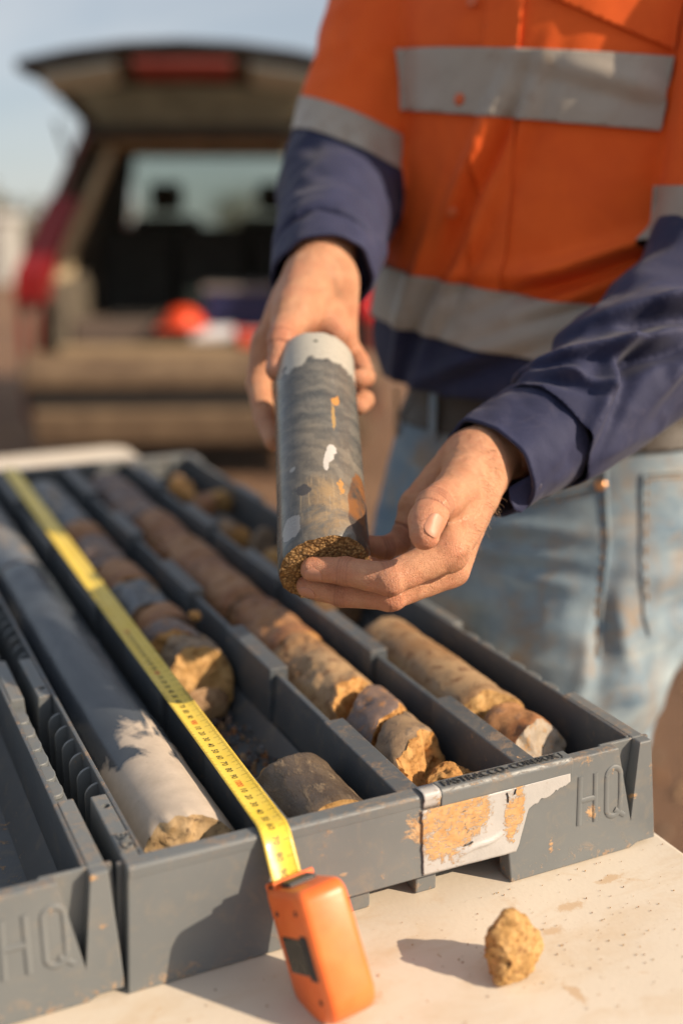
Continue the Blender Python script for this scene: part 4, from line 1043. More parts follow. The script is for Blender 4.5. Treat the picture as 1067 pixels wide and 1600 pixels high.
# ---- clothes in the body's own frame: Fd faces the way the person faces, Ld to their left
Fd = np.array([-.85, -.527, 0]); Fd /= np.linalg.norm(Fd); Ld = np.array([.527, -.85, 0]); Ld /= np.linalg.norm(Ld); Zd = np.array([0, 0, 1.])
PEL = np.array([.599, .436, .17]); CHE = np.array([.606, .462, .48])
SR, ER, WR = CHE+(-Ld)*.190+Zd*.20, A(535, 292, 1.235), A(504, 432, 1.045)
SL, EL, WL = CHE+Ld*.194+Zd*.20, A(1130, 462, 1.045), A(755, 722, .888)
zz = lambda u, v, d=1.13: float(at(u, v, d)[2])
def torso(p, a, b):
    """elliptic trunk from hips to shoulders"""
    t = np.clip((p[..., 2]-PEL[2])/(CHE[2]-PEL[2]), -1, 2.2); c = PEL+(CHE-PEL)*t[..., None]; q = p-c
    x = q@Ld; y = q@Fd
    tt = np.clip((p[..., 2]-(CHE[2]+.10))/.20, 0, 1); w1 = a*(1-.30*tt**2)*(1+.0*t); w2 = b*(1-.35*tt**2)
    w1 = w1*(1-.13*np.clip(.8-t, 0, 1)); w1 = w1*(1+.03*np.sin(np.clip(t, -.3, 1)*3.0)); r = np.sqrt((x/w1)**2+(y/w2)**2)
    d = (r-1)*np.minimum(w1, w2); top = p[..., 2]-(CHE[2]+.285); return np.maximum(d, top)
def folds(p, f, seed, gain=1.0, axis=None, comp=.35):
    q = p.copy()
    if axis is not None: q = q-np.array(axis)*((q@np.array(axis))*(1-comp))[..., None]
    w_ = q*1.0+.02*np.stack([vnoise(p*14, seed+1), vnoise(p*14, seed+2), vnoise(p*14, seed+3)], -1)
    n = vnoise(w_*f, seed); m = vnoise(w_*f*2.1+5, seed+9)
    return gain*((1-np.sqrt(n*n+.012)*2)*.65+(1-np.sqrt(m*m+.012)*2)*.3)
def near(d, p, fn, w_=.035):
    m = np.abs(d) < w_; d = d.copy(); d[m] = fn(d[m], p[m]); return d
def shirt_main(h=.0042):
    F_ = Field([.25, .08, .10], [.86, .80, .80], h); sl = tuple(slice(0, n) for n in F_.n); p = F_.P(sl).astype(np.float32)
    bot = zz(700, 634, 1.13)+.004*np.sin(p[..., 0]*40)*np.sin(p[..., 1]*31+1); z = p[..., 2]
    d = torso(p, .188, .132)
    # shirt is fuller above its gathered hem
    d = d-.012*np.exp(-((p[..., 2]-.30)/.07)**2)
    up = np.array([0, 0, 1.]); 
    dR = smin(capd(p, SR, ER, .066, .060), capd(p, ER, WR+(ER-WR)*.1, .060, .044), .02)-.003
    dL = capd(p, SL, EL, .068, .066)
    def ft(d, p):
        d = d-.0055*folds(p, 7.5, 3, 1, (Zd*.9+Ld*.42)/np.linalg.norm(Zd*.9+Ld*.42), .30)*np.clip((.75-p[..., 2])/.2, 0, 1)
        d = d-.003*folds(p, 16, 31, 1, (Zd*.8-Ld*.6), .4)
        # drag folds from the placket down to the right hip, and long creases low on the left front
        x = (p-CHE)@Ld; z = p[..., 2]
        for x0, z0, sx, sz, L0, am in ((-.06, .42, .45, 1, .13, .010), (-.035, .40, .42, 1, .10, .009), (-.10, .36, .30, 1, .10, .010), (.10, .402, 1, .36, .10, .018), (.03, .385, 1, .10, .07, .010), (-.05, .46, .5, 1, .07, .010), (-.02, .50, .35, 1, .06, .008), (.10, .375, 1, .42, .08, .010), (-.015, .30, 1, .45, .08, .010), (.02, .53, .25, 1, .08, .004), (.10, .56, 1, -.28, .08, .004)):
            n_ = math.hypot(sx, sz); tx, tz = sx/n_, sz/n_; u = (x-x0)*tx+(z-z0)*tz; v = -(x-x0)*tz+(z-z0)*tx
            d = d-am*np.exp(-(v/.008)**2)*np.exp(-(u/L0)**2)+am*.7*np.exp(-((v+.016)/.009)**2)*np.exp(-(u/L0)**2)
        return d
    d = near(d, p, ft)
    d = np.maximum(d, bot-z)
    eA = (ER-WR)/np.linalg.norm(ER-WR)
    dR = near(dR, p, lambda d, p: d-.0050*folds(p, 15, 12, 1, eA, 1.6)-.0036*folds(p, 26, 14, 1))
    # sleeve ends at the wrist
    dR = np.maximum(dR, (p-(WR+eA*.040))@(-eA))
    dL = near(dL, p, lambda d, p: d-.005*folds(p, 12, 22, 1, (SL-EL)/np.linalg.norm(SL-EL), 1.5))
    D = smin(smin(d, dR, .010), dL, .0035)
    return nets(D, F_.lo, h)
def sleeve_left(h=.0024):
    lo = np.minimum.reduce([EL, WL])-.10; hi = np.maximum.reduce([EL, WL])+.10
    F_ = Field(lo, hi, h); sl = tuple(slice(0, n) for n in F_.n); p = F_.P(sl)
    e = (WL-EL); Lq = np.linalg.norm(e); e = e/Lq
    t = ((p-EL)@e)
    up_ = np.cross(e, np.array(_f)); up_ /= np.linalg.norm(up_)
    if up_[2] < 0: up_ = -up_
    sag = -up_*.010
    d = capd(p, EL, EL+e*(Lq-.055)+sag, .070, .0455)
    d = smin(d, capd(p, EL, EL+(SL-EL)*.10, .070, .068), .02)
    def fs_(d, p):
        t = (p-EL)@e
        d = d-.0080*folds(p, 9.5, 52, 1, e, .60)*np.clip((Lq-.03-t)/.05, 0, 1)-.0036*folds(p, 24, 56, 1, e, .8)*np.clip((Lq-.03-t)/.03, 0, 1)
        s_ = (p-EL)@up_
        # gather at the cuff seam and long drag folds running back from it
        for t0, s0, ang, L0, am, wd in ((Lq-.115, .030, .50, .050, .010, .006), (Lq-.10, -.004, -.55, .055, .012, .007), (Lq-.15, .010, .25, .06, .010, .007), (Lq-.19, .028, .45, .06, .011, .008), (Lq-.19, -.020, -.25, .05, .010, .007), (Lq-.085, .020, 1.15, .028, .008, .005), (Lq-.24, .0, .6, .07, .011, .009)):
            tx, tz = math.cos(ang), math.sin(ang); u = (t-t0)*tx+(s_-s0)*tz; v = -(t-t0)*tz+(s_-s0)*tx
            d = d-am*np.exp(-(v/wd)**2)*np.exp(-(u/L0)**2)+am*.8*np.exp(-((v+2*wd)/(wd*1.1))**2)*np.exp(-(u/L0)**2)
        return d
    d = near(d, p, fs_)
    # open towards the wrist
    d = np.maximum(d, t-(Lq-.058))
    return nets(d, F_.lo, h)
def cloth(name, c1, c2, rough=.8, weave=900, dirt=None, sheen=.3, wr=.0006):
    g = G(name, rough); g.b.inputs['Sheen Weight'].default_value = sheen; g.b.inputs['Sheen Roughness'].default_value = .5
    n = g.noise(18, 6, .6, .4); c = g.mix(g.ramp(n, .3, .7), c1, c2)
    f = g.noise(weave, 2, .6); c = g.mix(g.ramp(f, .3, .7, .25, 0), c, tuple(x*.6 for x in c1))
    if dirt: c = g.mix(g.math('MULTIPLY', g.ramp(g.noise(30, 7, .7, .6), .55, .72), dirt[1]), c, dirt[0])
    g.color(c); h = g.math('ADD', g.math('MULTIPLY', f, .5), g.math('MULTIPLY', g.noise(70, 5, .65, .5), 1.6)); g.bump(h, .45, wr); return g.m
M['orange'] = cloth('orange_cotton', (.74, .095, .004), (.86, .130, .007), .8, sheen=.03)
M['navy'] = cloth('navy_cotton', (.008, .012, .050), (.019, .025, .078), .80, dirt=((.070, .066, .105), .38), sheen=.06)
M['reflect'] = cloth('grey_reflective_fabric', (.33, .295, .25), (.40, .36, .31), .45, 1500, dirt=((.24, .17, .11), .6), sheen=.1)
def obj_world(name, V, F, mats, parent=person, smooth=True):
    V = np.asarray(V)-np.array(poff)
    return mesh_np(name, V, F, mats, parent, smooth)
def solid(o, t=.0012, off=-1):
    s = o.modifiers.new('thickness', 'SOLIDIFY'); s.thickness = t; s.offset = off; return o

VS, QS = shirt_main(); VS = relax(VS, QS, 2, .5)
eR = (ER-SR)/np.linalg.norm(ER-SR); eL = (EL-SL)/np.linalg.norm(EL-SL)
def dT(p): return torso(p, .188, .132)
def dAR(p): return np.minimum(capd(p, SR, ER, .066, .060), capd(p, ER, WR+(ER-WR)*.1, .060, .044))
def dAL(p): return capd(p, SL, EL, .068, .066)
lat = lambda p: (p-CHE)@Ld
isR = lambda p: dT(p)-dAR(p)+.004; isL = lambda p: dT(p)-dAL(p)+.001
def isT(p): return -np.maximum(isR(p), isL(p))
zhem = lambda p: p[:, 2]-(zz(700, 535)-.11*(lat(p)+.05))      # top edge of the navy hem
orangeT = lambda p: zhem(p)
armR_edge = lambda p: -((p-SR)@eR-.192+.10*((p-SR)@np.cross(eR, [0, 0, 1]))) # orange above
zR = lambda p: p[:, 2]+.42*((p-ER)@_r)+.10*((p-ER)@_f)
zL = lambda p: p[:, 2]
# orange: trunk above the hem and the upper sleeves
P1 = cutmany(VS, QS, [isT, orangeT])
P2 = cutmany(VS, QS, [isR, lambda p: zR(p)-zz(530, 230, 1.18)])
P3 = cutmany(VS, QS, [isL, lambda p: zL(p)-zz(1060, 372, 1.05)])
def merge(*ps):
    Vs, Fs, b = [], [], 0
    for v, f in ps: Vs.append(v); Fs.append(f+b); b += len(v)
    return np.concatenate(Vs), np.concatenate(Fs)
shirt = solid(obj_world('shirt', *merge(P1, P2, P3), ['orange']), .001)
def under(o): o.parent = shirt; return o
P4 = cutmany(VS, QS, [isT, lambda p: -orangeT(p)]); under(solid(obj_world('navy_hem', *P4, ['navy']), .001))
P5 = cutmany(VS, QS, [isR, lambda p: zz(530, 230, 1.18)-zR(p)]); under(solid(obj_world('navy_sleeve', *P5, ['navy']), .001))
NS = vnormals(VS, QS)
def band(name, cuts, lift=.0048):
    v, f = cutmany(VS+NS*lift, QS, cuts); under(solid(obj_world(name, v, f, ['reflect']), .0012))
band('reflective_band', [lambda p: isT(p)+.002, lambda p: (zz(760, 172)-.11*(lat(p)+.02))*1.0-p[:, 2] if False else p[:, 2]-(zz(760, 184)-.10*(lat(p)+.02)), lambda p: (zz(760, 82)-.08*(lat(p)+.02))-p[:, 2]])
band('reflective_band', [isT, lambda p: p[:, 2]-(zz(700, 538)-.11*(lat(p)+.05)), lambda p: (zz(700, 444)-.11*(lat(p)+.05))-p[:, 2]])
band('reflective_band', [isR, lambda p: zR(p)-zz(530, 232, 1.18), lambda p: zz(530, 176, 1.18)-zR(p)], .002)
band('reflective_band', [isL, lambda p: zL(p)-zz(1060, 375, 1.05), lambda p: zz(1060, 290, 1.05)-zL(p)], .002)
VSl, QSl = sleeve_left(); VSl = relax(VSl, QSl, 2, .4)
eF = (WL-EL)/np.linalg.norm(WL-EL); LF = np.linalg.norm(WL-EL)
v, f = cutmany(VSl, QSl, [lambda p: (LF-.0595)-((p-EL)@eF)]); under(solid(obj_world('navy_sleeve', v, f, ['navy']), .0012))
# cuffs
def cuff(Wp, e, r0, r1, L0, name='cuff', squash=.86, tabs=True, seed=1, tilt=None):
    e = e/np.linalg.norm(e); a = np.cross(e, [0, 0, 1.]); a /= np.linalg.norm(a); b = np.cross(e, a)
    n, m = 72, 26; V = []; F = []
    for j in range(m):
        s_ = j/(m-1)
        for k in range(n):
            t = 2*PI*k/n; r = r0+(r1-r0)*s_
            q = a*math.cos(t)*r+b*math.sin(t)*r*squash
            q = q*(1+.028*math.sin(3*t+seed+2.2*s_)+.018*math.sin(5*t+seed*2-3*s_)+.010*math.sin(9*t+6*s_))
            bulge = .0016 if s_ < .06 or s_ > .95 else 0
            st = .0007*math.exp(-((s_-.10)/.018)**2)+.0007*math.exp(-((s_-.90)/.018)**2)
            tl = (tilt[0]*math.cos(t)+tilt[1]*math.sin(t)) if tilt else 0
            q = q*(1+(bulge*0-st)/r)
            V.append(Wp+q+e*(s_*L0+tl*(.4+.6*s_)))
    for j in range(m-1):
        for k in range(n): F.append((j*n+k, j*n+(k+1) % n, (j+1)*n+(k+1) % n, (j+1)*n+k))
    V = np.array(V); Nn = vnormals(V, np.array(F)); V = V+Nn*(.0012*fbm(V, 60, 3, seed+4))[:, None]
    o = under(solid(obj_world(name, V, F, ['navy']), .0030, 0)); return a, b
aL, bL = cuff(EL+eF*(LF-.068)+np.array([0, 0, -.008]), eF, .0500, .0445, .062, seed=2, tilt=(0, .004))
eFR = (WR-ER)/np.linalg.norm(WR-ER)
cuff(ER+eFR*(np.linalg.norm(WR-ER)-.062), eFR, .0520, .0455, .058, seed=5, tilt=(.006, -.004))
# placket, pocket flap, button
front = lambda p: (p-CHE)@Fd
def patch(name, cuts, lift, mat, par=None):
    v, f = cutmany(VS+NS*lift, QS, cuts)
    if len(f): o = solid(obj_world(name, v, f, [mat]), .0012); under(o); return o
patch('placket', [isT, front, lambda p: lat(p)+.026, lambda p: .012-lat(p), lambda p: p[:, 2]-(zz(700, 535)+.006)], .0034, 'orange')
patch('pocket_flap', [isT, front, lambda p: lat(p)-.030, lambda p: .150-lat(p), lambda p: p[:, 2]-(zz(815, 8)-.46*(lat(p)-.030)), lambda p: (zz(815, 8)+.055)-p[:, 2]-.20*(lat(p)-.03)], .0042, 'orange')
from mathutils.bvhtree import BVHTree
def bvh(V, F): return BVHTree.FromPolygons([tuple(v) for v in V], [tuple(int(i) for i in q) for q in F])
def on(T, u, v):
    d = Vector(at(u, v, 1)-CAM).normalized(); h = T.ray_cast(Vector(CAM), d); return (h[0], h[1]) if h[0] else (None, None)
TS = bvh(VS, QS)
def disc(name, p, n, r, t, mat, par, lens=.0):
    bm = bmesh.new(); bmesh.ops.create_uvsphere(bm, u_segments=20, v_segments=10, radius=r)
    R_ = n.to_track_quat('Z', 'Y').to_matrix().to_4x4()
    for v in bm.verts: v.co = R_ @ Vector((v.co.x, v.co.y, v.co.z*t/r)) + p - poff
    return from_bm(name, bm, mat, par, smooth=True, angle=80)
M['button'] = plain('orange_button', (.62, .12, .03), .35, .1)
for (u, v) in ((722, 156), (705, 330), (742, 5)):
    p, n = on(TS, u, v)
    if p: disc('button', p+n*.0055, n, .0058, .0016, 'button', shirt)
# cuff button and the loose tab under the left cuff
bm = bmesh.new()
p0 = Vector(A(812, 768, .872)); ex_ = Vector(_r)*.7+Vector(_u)*.25; ey_ = -Vector(_u)
pr = [(-.0125, -.006), (.016, -.010), (.0155, .004), (.009, .0135), (.002, .0165), (-.006, .0125), (-.0115, .004)]
vs = [bm.verts.new(p0+ex_*x+ey_*y+Vector(_f)*.002*math.sin(x*200)-poff) for x, y in pr]; bm.faces.new(vs)
bmesh.ops.triangulate(bm, faces=bm.faces); bmesh.ops.subdivide_edges(bm, edges=bm.edges, cuts=3, use_grid_fill=True)
o = from_bm('cuff_tab', bm, 'navy', shirt, smooth=True); solid(o, .002)
disc('button', Vector(A(838, 757, .866)), -Vector(_f), .0042, .0014, plain('navy_button', (.06, .06, .09), .2), shirt)

# ---- jeans
HL, HR = PEL+Ld*.080, PEL-Ld*.088
def jeans_sdf(p):
    q = p-np.array([PEL[0], PEL[1], 0]); x = q@Ld; y = q@Fd; z = p[..., 2]
    t = np.clip((z-.06)/.18, 0, 1); a = .181-.018*t; b = .132-.014*t
    butt = .022*np.exp(-((z-.05)/.09)**2)
    tz = np.clip((.05-z)/.17, 0, 1); sc = np.sqrt(1-.985*tz**2); a = a*sc; b = b*sc; r = np.sqrt((x/a)**2+((y+butt*.6)/(b+butt*.6))**2); d = (r-1)*b
    KL, KR = np.array([.505, .300, -.30]), np.array([.478, .455, -.30]); AL, AR = np.array([.585, .335, -.76]), np.array([.51, .49, -.76])
    ML, MR = np.array([.566, .338, -.02]), np.array([.500, .500, -.02])
    for h_, m_, k_, a_ in ((HL, ML, KL, AL), (HR, MR, KR, AR)):
        g1 = smin(capd(p, h_, m_, .098, .094), capd(p, m_, k_, .094, .073), .02); g2 = capd(p, k_, a_, .073, .058)
        d = smin(d, smin(g1, g2, .02), .018)
    return d
def jeans(h=.0048):
    F_ = Field([.33, .10, -.78], [.90, .72, .275], h); sl = tuple(slice(0, n) for n in F_.n); p = F_.P(sl)
    d = jeans_sdf(p)
    def fj(d, p):
        z = p[..., 2]
        d = d-.0062*folds(p, 10, 71, 1, (Zd*.9-Ld*.3)/np.linalg.norm(Zd*.9-Ld*.3), 2.2)*np.clip((.20-z)/.1, 0, 1)-.003*folds(p, 22, 75, 1, Zd, 1.6)*np.clip((.19-z)/.1, 0, 1)
        x = (p-PEL)@Ld
        # a deep hollow fold down the outside of the left thigh, creases across the front
        for P0_, sx, sz, L0, am, wd in ((A(948, 985, 1.10), .10, 1, .055, -.016, .014), (A(925, 1000, 1.12), .16, 1, .06, .010, .008), (A(1000, 1000, 1.06), -.25, 1, .06, .011, .010)):
            a_ = Vector(_r)*sx+Vector(_u)*sz; a_ = np.array(a_.normalized()); b_ = np.cross(a_, _f); u = (p-P0_)@a_; v = (p-P0_)@b_
            d = d-am*np.exp(-(v/wd)**2)*np.exp(-(u/L0)**2)*np.exp(-(((p-P0_)@_f)/.09)**2)
        for v0 in (822, 868, 905):
            P0_ = A(800, v0, 1.13); a_ = _r*1-_u*.10; b_ = np.cross(_f, a_); u = (p-P0_)@a_; v = (p-P0_)@b_
            d = d-.0085*np.exp(-(v/.008)**2)*np.exp(-(u/.07)**2)*np.exp(-(((p-P0_)@_f)/.09)**2)
        return d
    d = near(d, p, fj); z = p[..., 2]
    d = np.maximum(d, z-.262)
    return nets(d, F_.lo, h)
VJ, QJ = jeans(); VJ = relax(VJ, QJ, 2, .4)
g = G('faded_denim', .82); n = g.noise(7, 6, .65, .5); tw = g.noise(1, 2, .6, 0, g.mp(scale=(900, 900, 260)))
c = g.mix(g.ramp(n, .32, .68), (.095, .165, .245), (.31, .39, .44))
c = g.mix(g.ramp(g.noise(1, 5, .6, .3, g.mp(scale=(14, 14, 60))), .5, .72, 0, .55), c, (.42, .47, .47))
c = g.mix(g.math('MULTIPLY', g.ramp(g.noise(22, 7, .68, .4), .46, .64), g.ramp(g.noise(6, 3), .42, .62, 0, .75)), c, (.33, .215, .11))
c = g.mix(g.ramp(tw, .35, .7, .3, 0), c, (.10, .14, .18))
g.color(c); g.bump(g.math('ADD', tw, g.noise(90, 5, .65)), .4, .0008); M['denim'] = g.m
jeans_o = solid(obj_world('jeans', VJ, QJ, ['denim']), .0015)
TJ = bvh(VJ, QJ)
M['thread'] = plain('tan_thread', (.36, .22, .10), .7, .2, 300)
M['brass'] = plain('copper_rivet', (.80, .42, .20), .28, .1, 60, Metallic=1.0)
def seam(name, pts, r, mat, dash=None, lift=.0006, par=jeans_o):
    P_ = []
    for i in range(len(pts)-1):
        for k in range(6):
            t = k/6; u = pts[i][0]*(1-t)+pts[i+1][0]*t; v = pts[i][1]*(1-t)+pts[i+1][1]*t; q, n = on(TJ, u, v)
            if q: P_.append(q+n*lift-poff)
    if len(P_) > 1:
        bm = bmesh.new()
        if dash:
            for i in range(0, len(P_)-1, 2): tube(bm, [P_[i], P_[i+1]], r, 5)
        else: tube(bm, P_, r, 6)
        return from_bm(name, bm, mat, par, smooth=True)
seam('side_seam', [(944, 700), (947, 780), (950, 850), (944, 900), (938, 950), (935, 1040)], .0022, 'denim')
seam('seam_stitching', [(938, 700), (940, 780), (943, 850), (937, 900), (931, 950), (928, 1040)], .0009, 'thread', 1)
seam('pocket_edge', [(780, 782), (830, 781), (885, 772), (925, 762), (944, 752)], .0020, 'denim')
seam('pocket_stitching', [(780, 774), (830, 773), (885, 764), (925, 754), (940, 748)], .0009, 'thread', 1)
seam('pocket_stitching', [(780, 790), (830, 789), (885, 780), (925, 770), (940, 764)], .0009, 'thread', 1)
seam('pocket_edge', [(1066, 737), (1035, 738), (1004, 742), (1003, 800), (1001, 880), (1005, 960), (1016, 1000)], .0022, 'denim')
seam('pocket_stitching', [(1066, 746), (1035, 747), (1011, 750), (1010, 800), (1008, 880), (1012, 950)], .0009, 'thread', 1)
p, n = on(TJ, 938, 758)
if p: disc('rivet', p+n*.002, n, .0058, .0026, 'brass', jeans_o)
# belt and its loops
bz = lambda p: p[:, 2]
NJ = vnormals(VJ, QJ)
v, f = cutmany(VJ+NJ*.004, QJ, [lambda p: p[:, 2]-.215, lambda p: .256-p[:, 2]])
M['belt'] = plain('dark_leather', (.035, .025, .018), .5, .3, 60, .3)
belt = solid(obj_world('belt', v, f, ['belt']), .003)
for u in (631, 687, 790):
    q, n = on(TJ, u, 648)
    if q:
        bm = bmesh.new(); k = Vector((0, 0, 1)).cross(n).normalized()
        vs = []
        for (s_, z_) in ((-1, -.026), (1, -.026), (1, .026), (-1, .026)): vs.append(bm.verts.new(q+k*s_*.0055+Vector((0, 0, z_))+n*.0085-poff))
        bm.faces.new(vs); o = from_bm('belt_loop', bm, 'thread' if u == 631 else 'denim', jeans_o); solid(o, .002, 1)

# ---- body: one mesh (hands in detail, the rest plain under the clothes), then nails, hair, boots
def body_rest(h=.011):
    F_ = Field([.28, .04, -.80], [.92, .86, 1.16], h); sl = tuple(slice(0, n) for n in F_.n); p = F_.P(sl)
    d = np.maximum(torso(p, .150, .098), PEL[2]-.03-p[..., 2]); NB = CHE+Zd*.27+Fd*.0; HD = CHE+Zd*.42+Fd*.045
    d = smin(d, capd(p, NB-Zd*.03, HD, .058, .055), .03)
    q = p-(HD+Zd*.055); e = np.sqrt((q@Ld/.078)**2+(q@Fd/.098)**2+(q[..., 2]/.118)**2); d = smin(d, (e-1)*.078, .012)
    d = smin(d, capd(p, HD+Fd*.055-Zd*.035, HD+Fd*.070-Zd*.030, .036, .026), .03)              # jaw and chin
    nb = HD+Fd*.096+Zd*.052; d = smin(d, capd(p, nb+Zd*.018, nb+Fd*.020-Zd*.012, .009, .014), .008)  # nose
    d = smin(d, capd(p, HD+Fd*.082-Ld*.02-Zd*.004, HD+Fd*.082+Ld*.02-Zd*.004, .009, .009), .006)    # mouth
    d = smin(d, capd(p, HD+Fd*.080-Ld*.03+Zd*.082, HD+Fd*.080+Ld*.03+Zd*.082, .012, .012), .012)    # brow
    for s_ in (-1, 1):
        e_ = HD+Fd*.080+Ld*s_*.031+Zd*.064; d = np.maximum(d, -(np.linalg.norm(p-e_-Fd*.012, axis=-1)-.014))
        d = np.minimum(d, np.linalg.norm(p-e_+Fd*.004, axis=-1)-.0125)
        d = smin(d, capd(p, HD-Fd*.008+Ld*s_*.081+Zd*.030, HD-Fd*.014+Ld*s_*.086+Zd*.066, .010, .015), .006)
    d = smin(d, capd(p, SR, ER, .046, .040), .02); d = smin(d, capd(p, ER, WR+(WR-ER)*.06, .040, .027), .01)
    d = smin(d, capd(p, SL, EL, .046, .040), .02); d = smin(d, capd(p, EL, WL-(WL-EL)*.12, .040, .027), .01)
    for h_, k_, a_ in ((HL, [.505, .300, -.30], [.585, .335, -.76]), (HR, [.478, .455, -.30], [.51, .49, -.76])):
        d = smin(d, capd(p, h_, np.array(k_), .078, .056), .03); d = smin(d, capd(p, np.array(k_), np.array(a_), .054, .040), .02)
    d = smin(d, capd(p, HL-Zd*.02, HR-Zd*.02, .09, .09), .04)
    return nets(d, F_.lo, h)
VB, QB = body_rest()
n0 = len(V); Vall = np.concatenate([V, VB]); Qall = np.concatenate([Q, QB+n0])
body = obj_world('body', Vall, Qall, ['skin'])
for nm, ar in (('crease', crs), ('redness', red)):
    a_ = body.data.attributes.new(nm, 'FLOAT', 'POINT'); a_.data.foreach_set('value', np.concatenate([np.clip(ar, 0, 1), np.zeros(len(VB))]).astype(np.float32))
HDp = CHE+Zd*.42+Fd*.045
F_ = Field(HDp-.16, HDp+.22, .006); sl = tuple(slice(0, n) for n in F_.n); p = F_.P(sl); q = p-(HDp+Zd*.060)
e = (np.sqrt((q@Ld/.085)**2+((q@Fd+.006)/.104)**2+(q[..., 2]/.124)**2)-1)*.085-.003*fbm(p, 60, 2, 3)
e = np.maximum(e, -(q@(-Fd*.72+Zd*.70)+.012))
hv, hq = nets(e, F_.lo, .006); M['hair'] = plain('dark_brown_hair', (.05, .03, .018), .7, .3, 200, .6); obj_world('hair', hv, hq, ['hair'])
M['boot'] = plain('tan_leather_boot', (.22, .13, .06), .7, .2, 40, .4)
for a_ in ([.585, .335, -.76], [.51, .49, -.76]):
    a_ = np.array(a_); F_ = Field(a_-[.2, .2, .1], a_+[.15, .15, .14], .006); sl = tuple(slice(0, n) for n in F_.n); p = F_.P(sl)
    toe = a_+Fd*.15-Zd*.012
    d = smin(capd(p, a_+Zd*.10, a_, .050, .046), capd(p, a_-Fd*.03, toe, .046, .042), .03); d = np.maximum(d, -(p[..., 2]-(a_[2]-.045)))
    v, f = nets(d, F_.lo, .006); obj_world('boot', v, f, ['boot'])

TB = bvh(V, Q)
M['eye'] = plain('eye_white', (.75, .72, .68), .2, .05); M['iris'] = plain('brown_iris', (.05, .03, .015), .15, .2)
for s_ in (-1, 1):
    e_ = HDp+Fd*.078+Ld*s_*.031+Zd*.064; ey = None
    for nm, c_, r_, m_ in (('eye', e_, .0122, 'eye'), ('iris', e_+Fd*.0085, .0056, 'iris')):
        bm = bmesh.new(); bmesh.ops.create_uvsphere(bm, u_segments=16, v_segments=10, radius=r_, matrix=Matrix.Translation(Vector(c_)-poff)); o = from_bm(nm, bm, m_, body if ey is None else ey, smooth=True, angle=80); ey = ey or o
bm = bmesh.new(); nc = CHE+Zd*.283; tube(bm, [Vector(nc+Fd*.078*math.cos(t)+Ld*.082*math.sin(t)+Zd*.012*math.sin(t*2))-poff for t in np.linspace(0, 2*PI, 30)], .017, 8, flat=(Vector((0, 0, 1)), 1.25)); from_bm('collar', bm, 'orange', shirt, smooth=True, angle=70)
def nail_at(u, v, along, wd, ln):
    q, n = on(TB, u, v)
    if not q: return
    a_ = np.array(Vector(along).normalized()); q = np.array(q)
    m = np.linalg.norm(Vh-q, axis=1) < .014; n_ = Nh[m & (np.linalg.norm(Vh-q, axis=1) < .005)].mean(0); n_ -= a_*(n_@a_)*.6; n_ /= np.linalg.norm(n_); s_ = np.cross(a_, n_); s_ /= np.linalg.norm(s_)
    keep = m[Qh].all(1) & ((Nh[Qh].mean(1)@n_) > .05)
    Fq = Qh[keep]; us, inv = np.unique(Fq, return_inverse=True); Vv = relax(Vh[us], inv.reshape(Fq.shape), 4, .5)+Nh[us]*.00045
    f1 = lambda p: 1-np.abs(((p-q)@s_)/(wd/2))**2.6-np.abs(((p-q)@a_)/(ln/2))**2.6
    v, f = cutmany(Vv, inv.reshape(Fq.shape), [f1])
    if not len(f): return
    v = v+n_*(.0003-.0009*(((v-q)@s_)/(wd/2))[:, None]**4)
    o = obj_world('fingernail', v, f, ['nail'], body); s = o.modifiers.new('t', 'SOLIDIFY'); s.thickness = .0007; s.offset = -1
Vh, Qh = V, Q; Nh = vnormals(V, Q)
hp = HANDPOSE['L']; hr = HANDPOSE['R']; R3, U3, F3 = Vector(_r), Vector(_u), Vector(_f)
nail_at(679, 821, Vector(hp['th'][3]-hp['th'][2]), .0130, .0170)
nail_at(489, 901, Vector(hp['idx'][3]-hp['idx'][2]), .0105, .0135)
nail_at(479, 928, Vector(hp['mid'][3]-hp['mid'][2]), .0100, .0130)
nail_at(425, 573, Vector(hr['th'][2]-hr['th'][1]), .0115, .0135)
# fine hairs along the outer edge of the left hand and wrist
rnd = random.Random(5); bm = bmesh.new(); M['fairhair'] = plain('fair_hair', (.22, .12, .05), .5, .2)
for i in range(150):
    t = rnd.random()
    if t < .55: u, v = rnd.gauss(766, 8), rnd.uniform(700, 800)
    else:
        k = rnd.random(); u, v = 770-75*k+rnd.gauss(0, 5), 800+100*k+rnd.gauss(0, 5)
    d = Vector(at(u, v, 1)-CAM).normalized(); h = TB.ray_cast(Vector(CAM), d)
    if not h[0]: continue
    q = h[0]; n_ = h[1]; dr = (n_*.5+R3*rnd.uniform(.0, .7)-U3*rnd.uniform(.1, .9)).normalized(); L0 = rnd.uniform(.004, .0075)
    pts = [q, q+dr*L0*.5+n_*.0004, q+dr*L0-U3*L0*.25]
    tube(bm, [p_-poff for p_ in pts], [.00010, .00007, .00003], 3, cap=False)
hh = from_bm('hand_hair', bm, 'fairhair', body); hh['kind'] = 'stuff'
tag(person, 'person in orange and navy work shirt and faded jeans holding up a drill core', 'person')
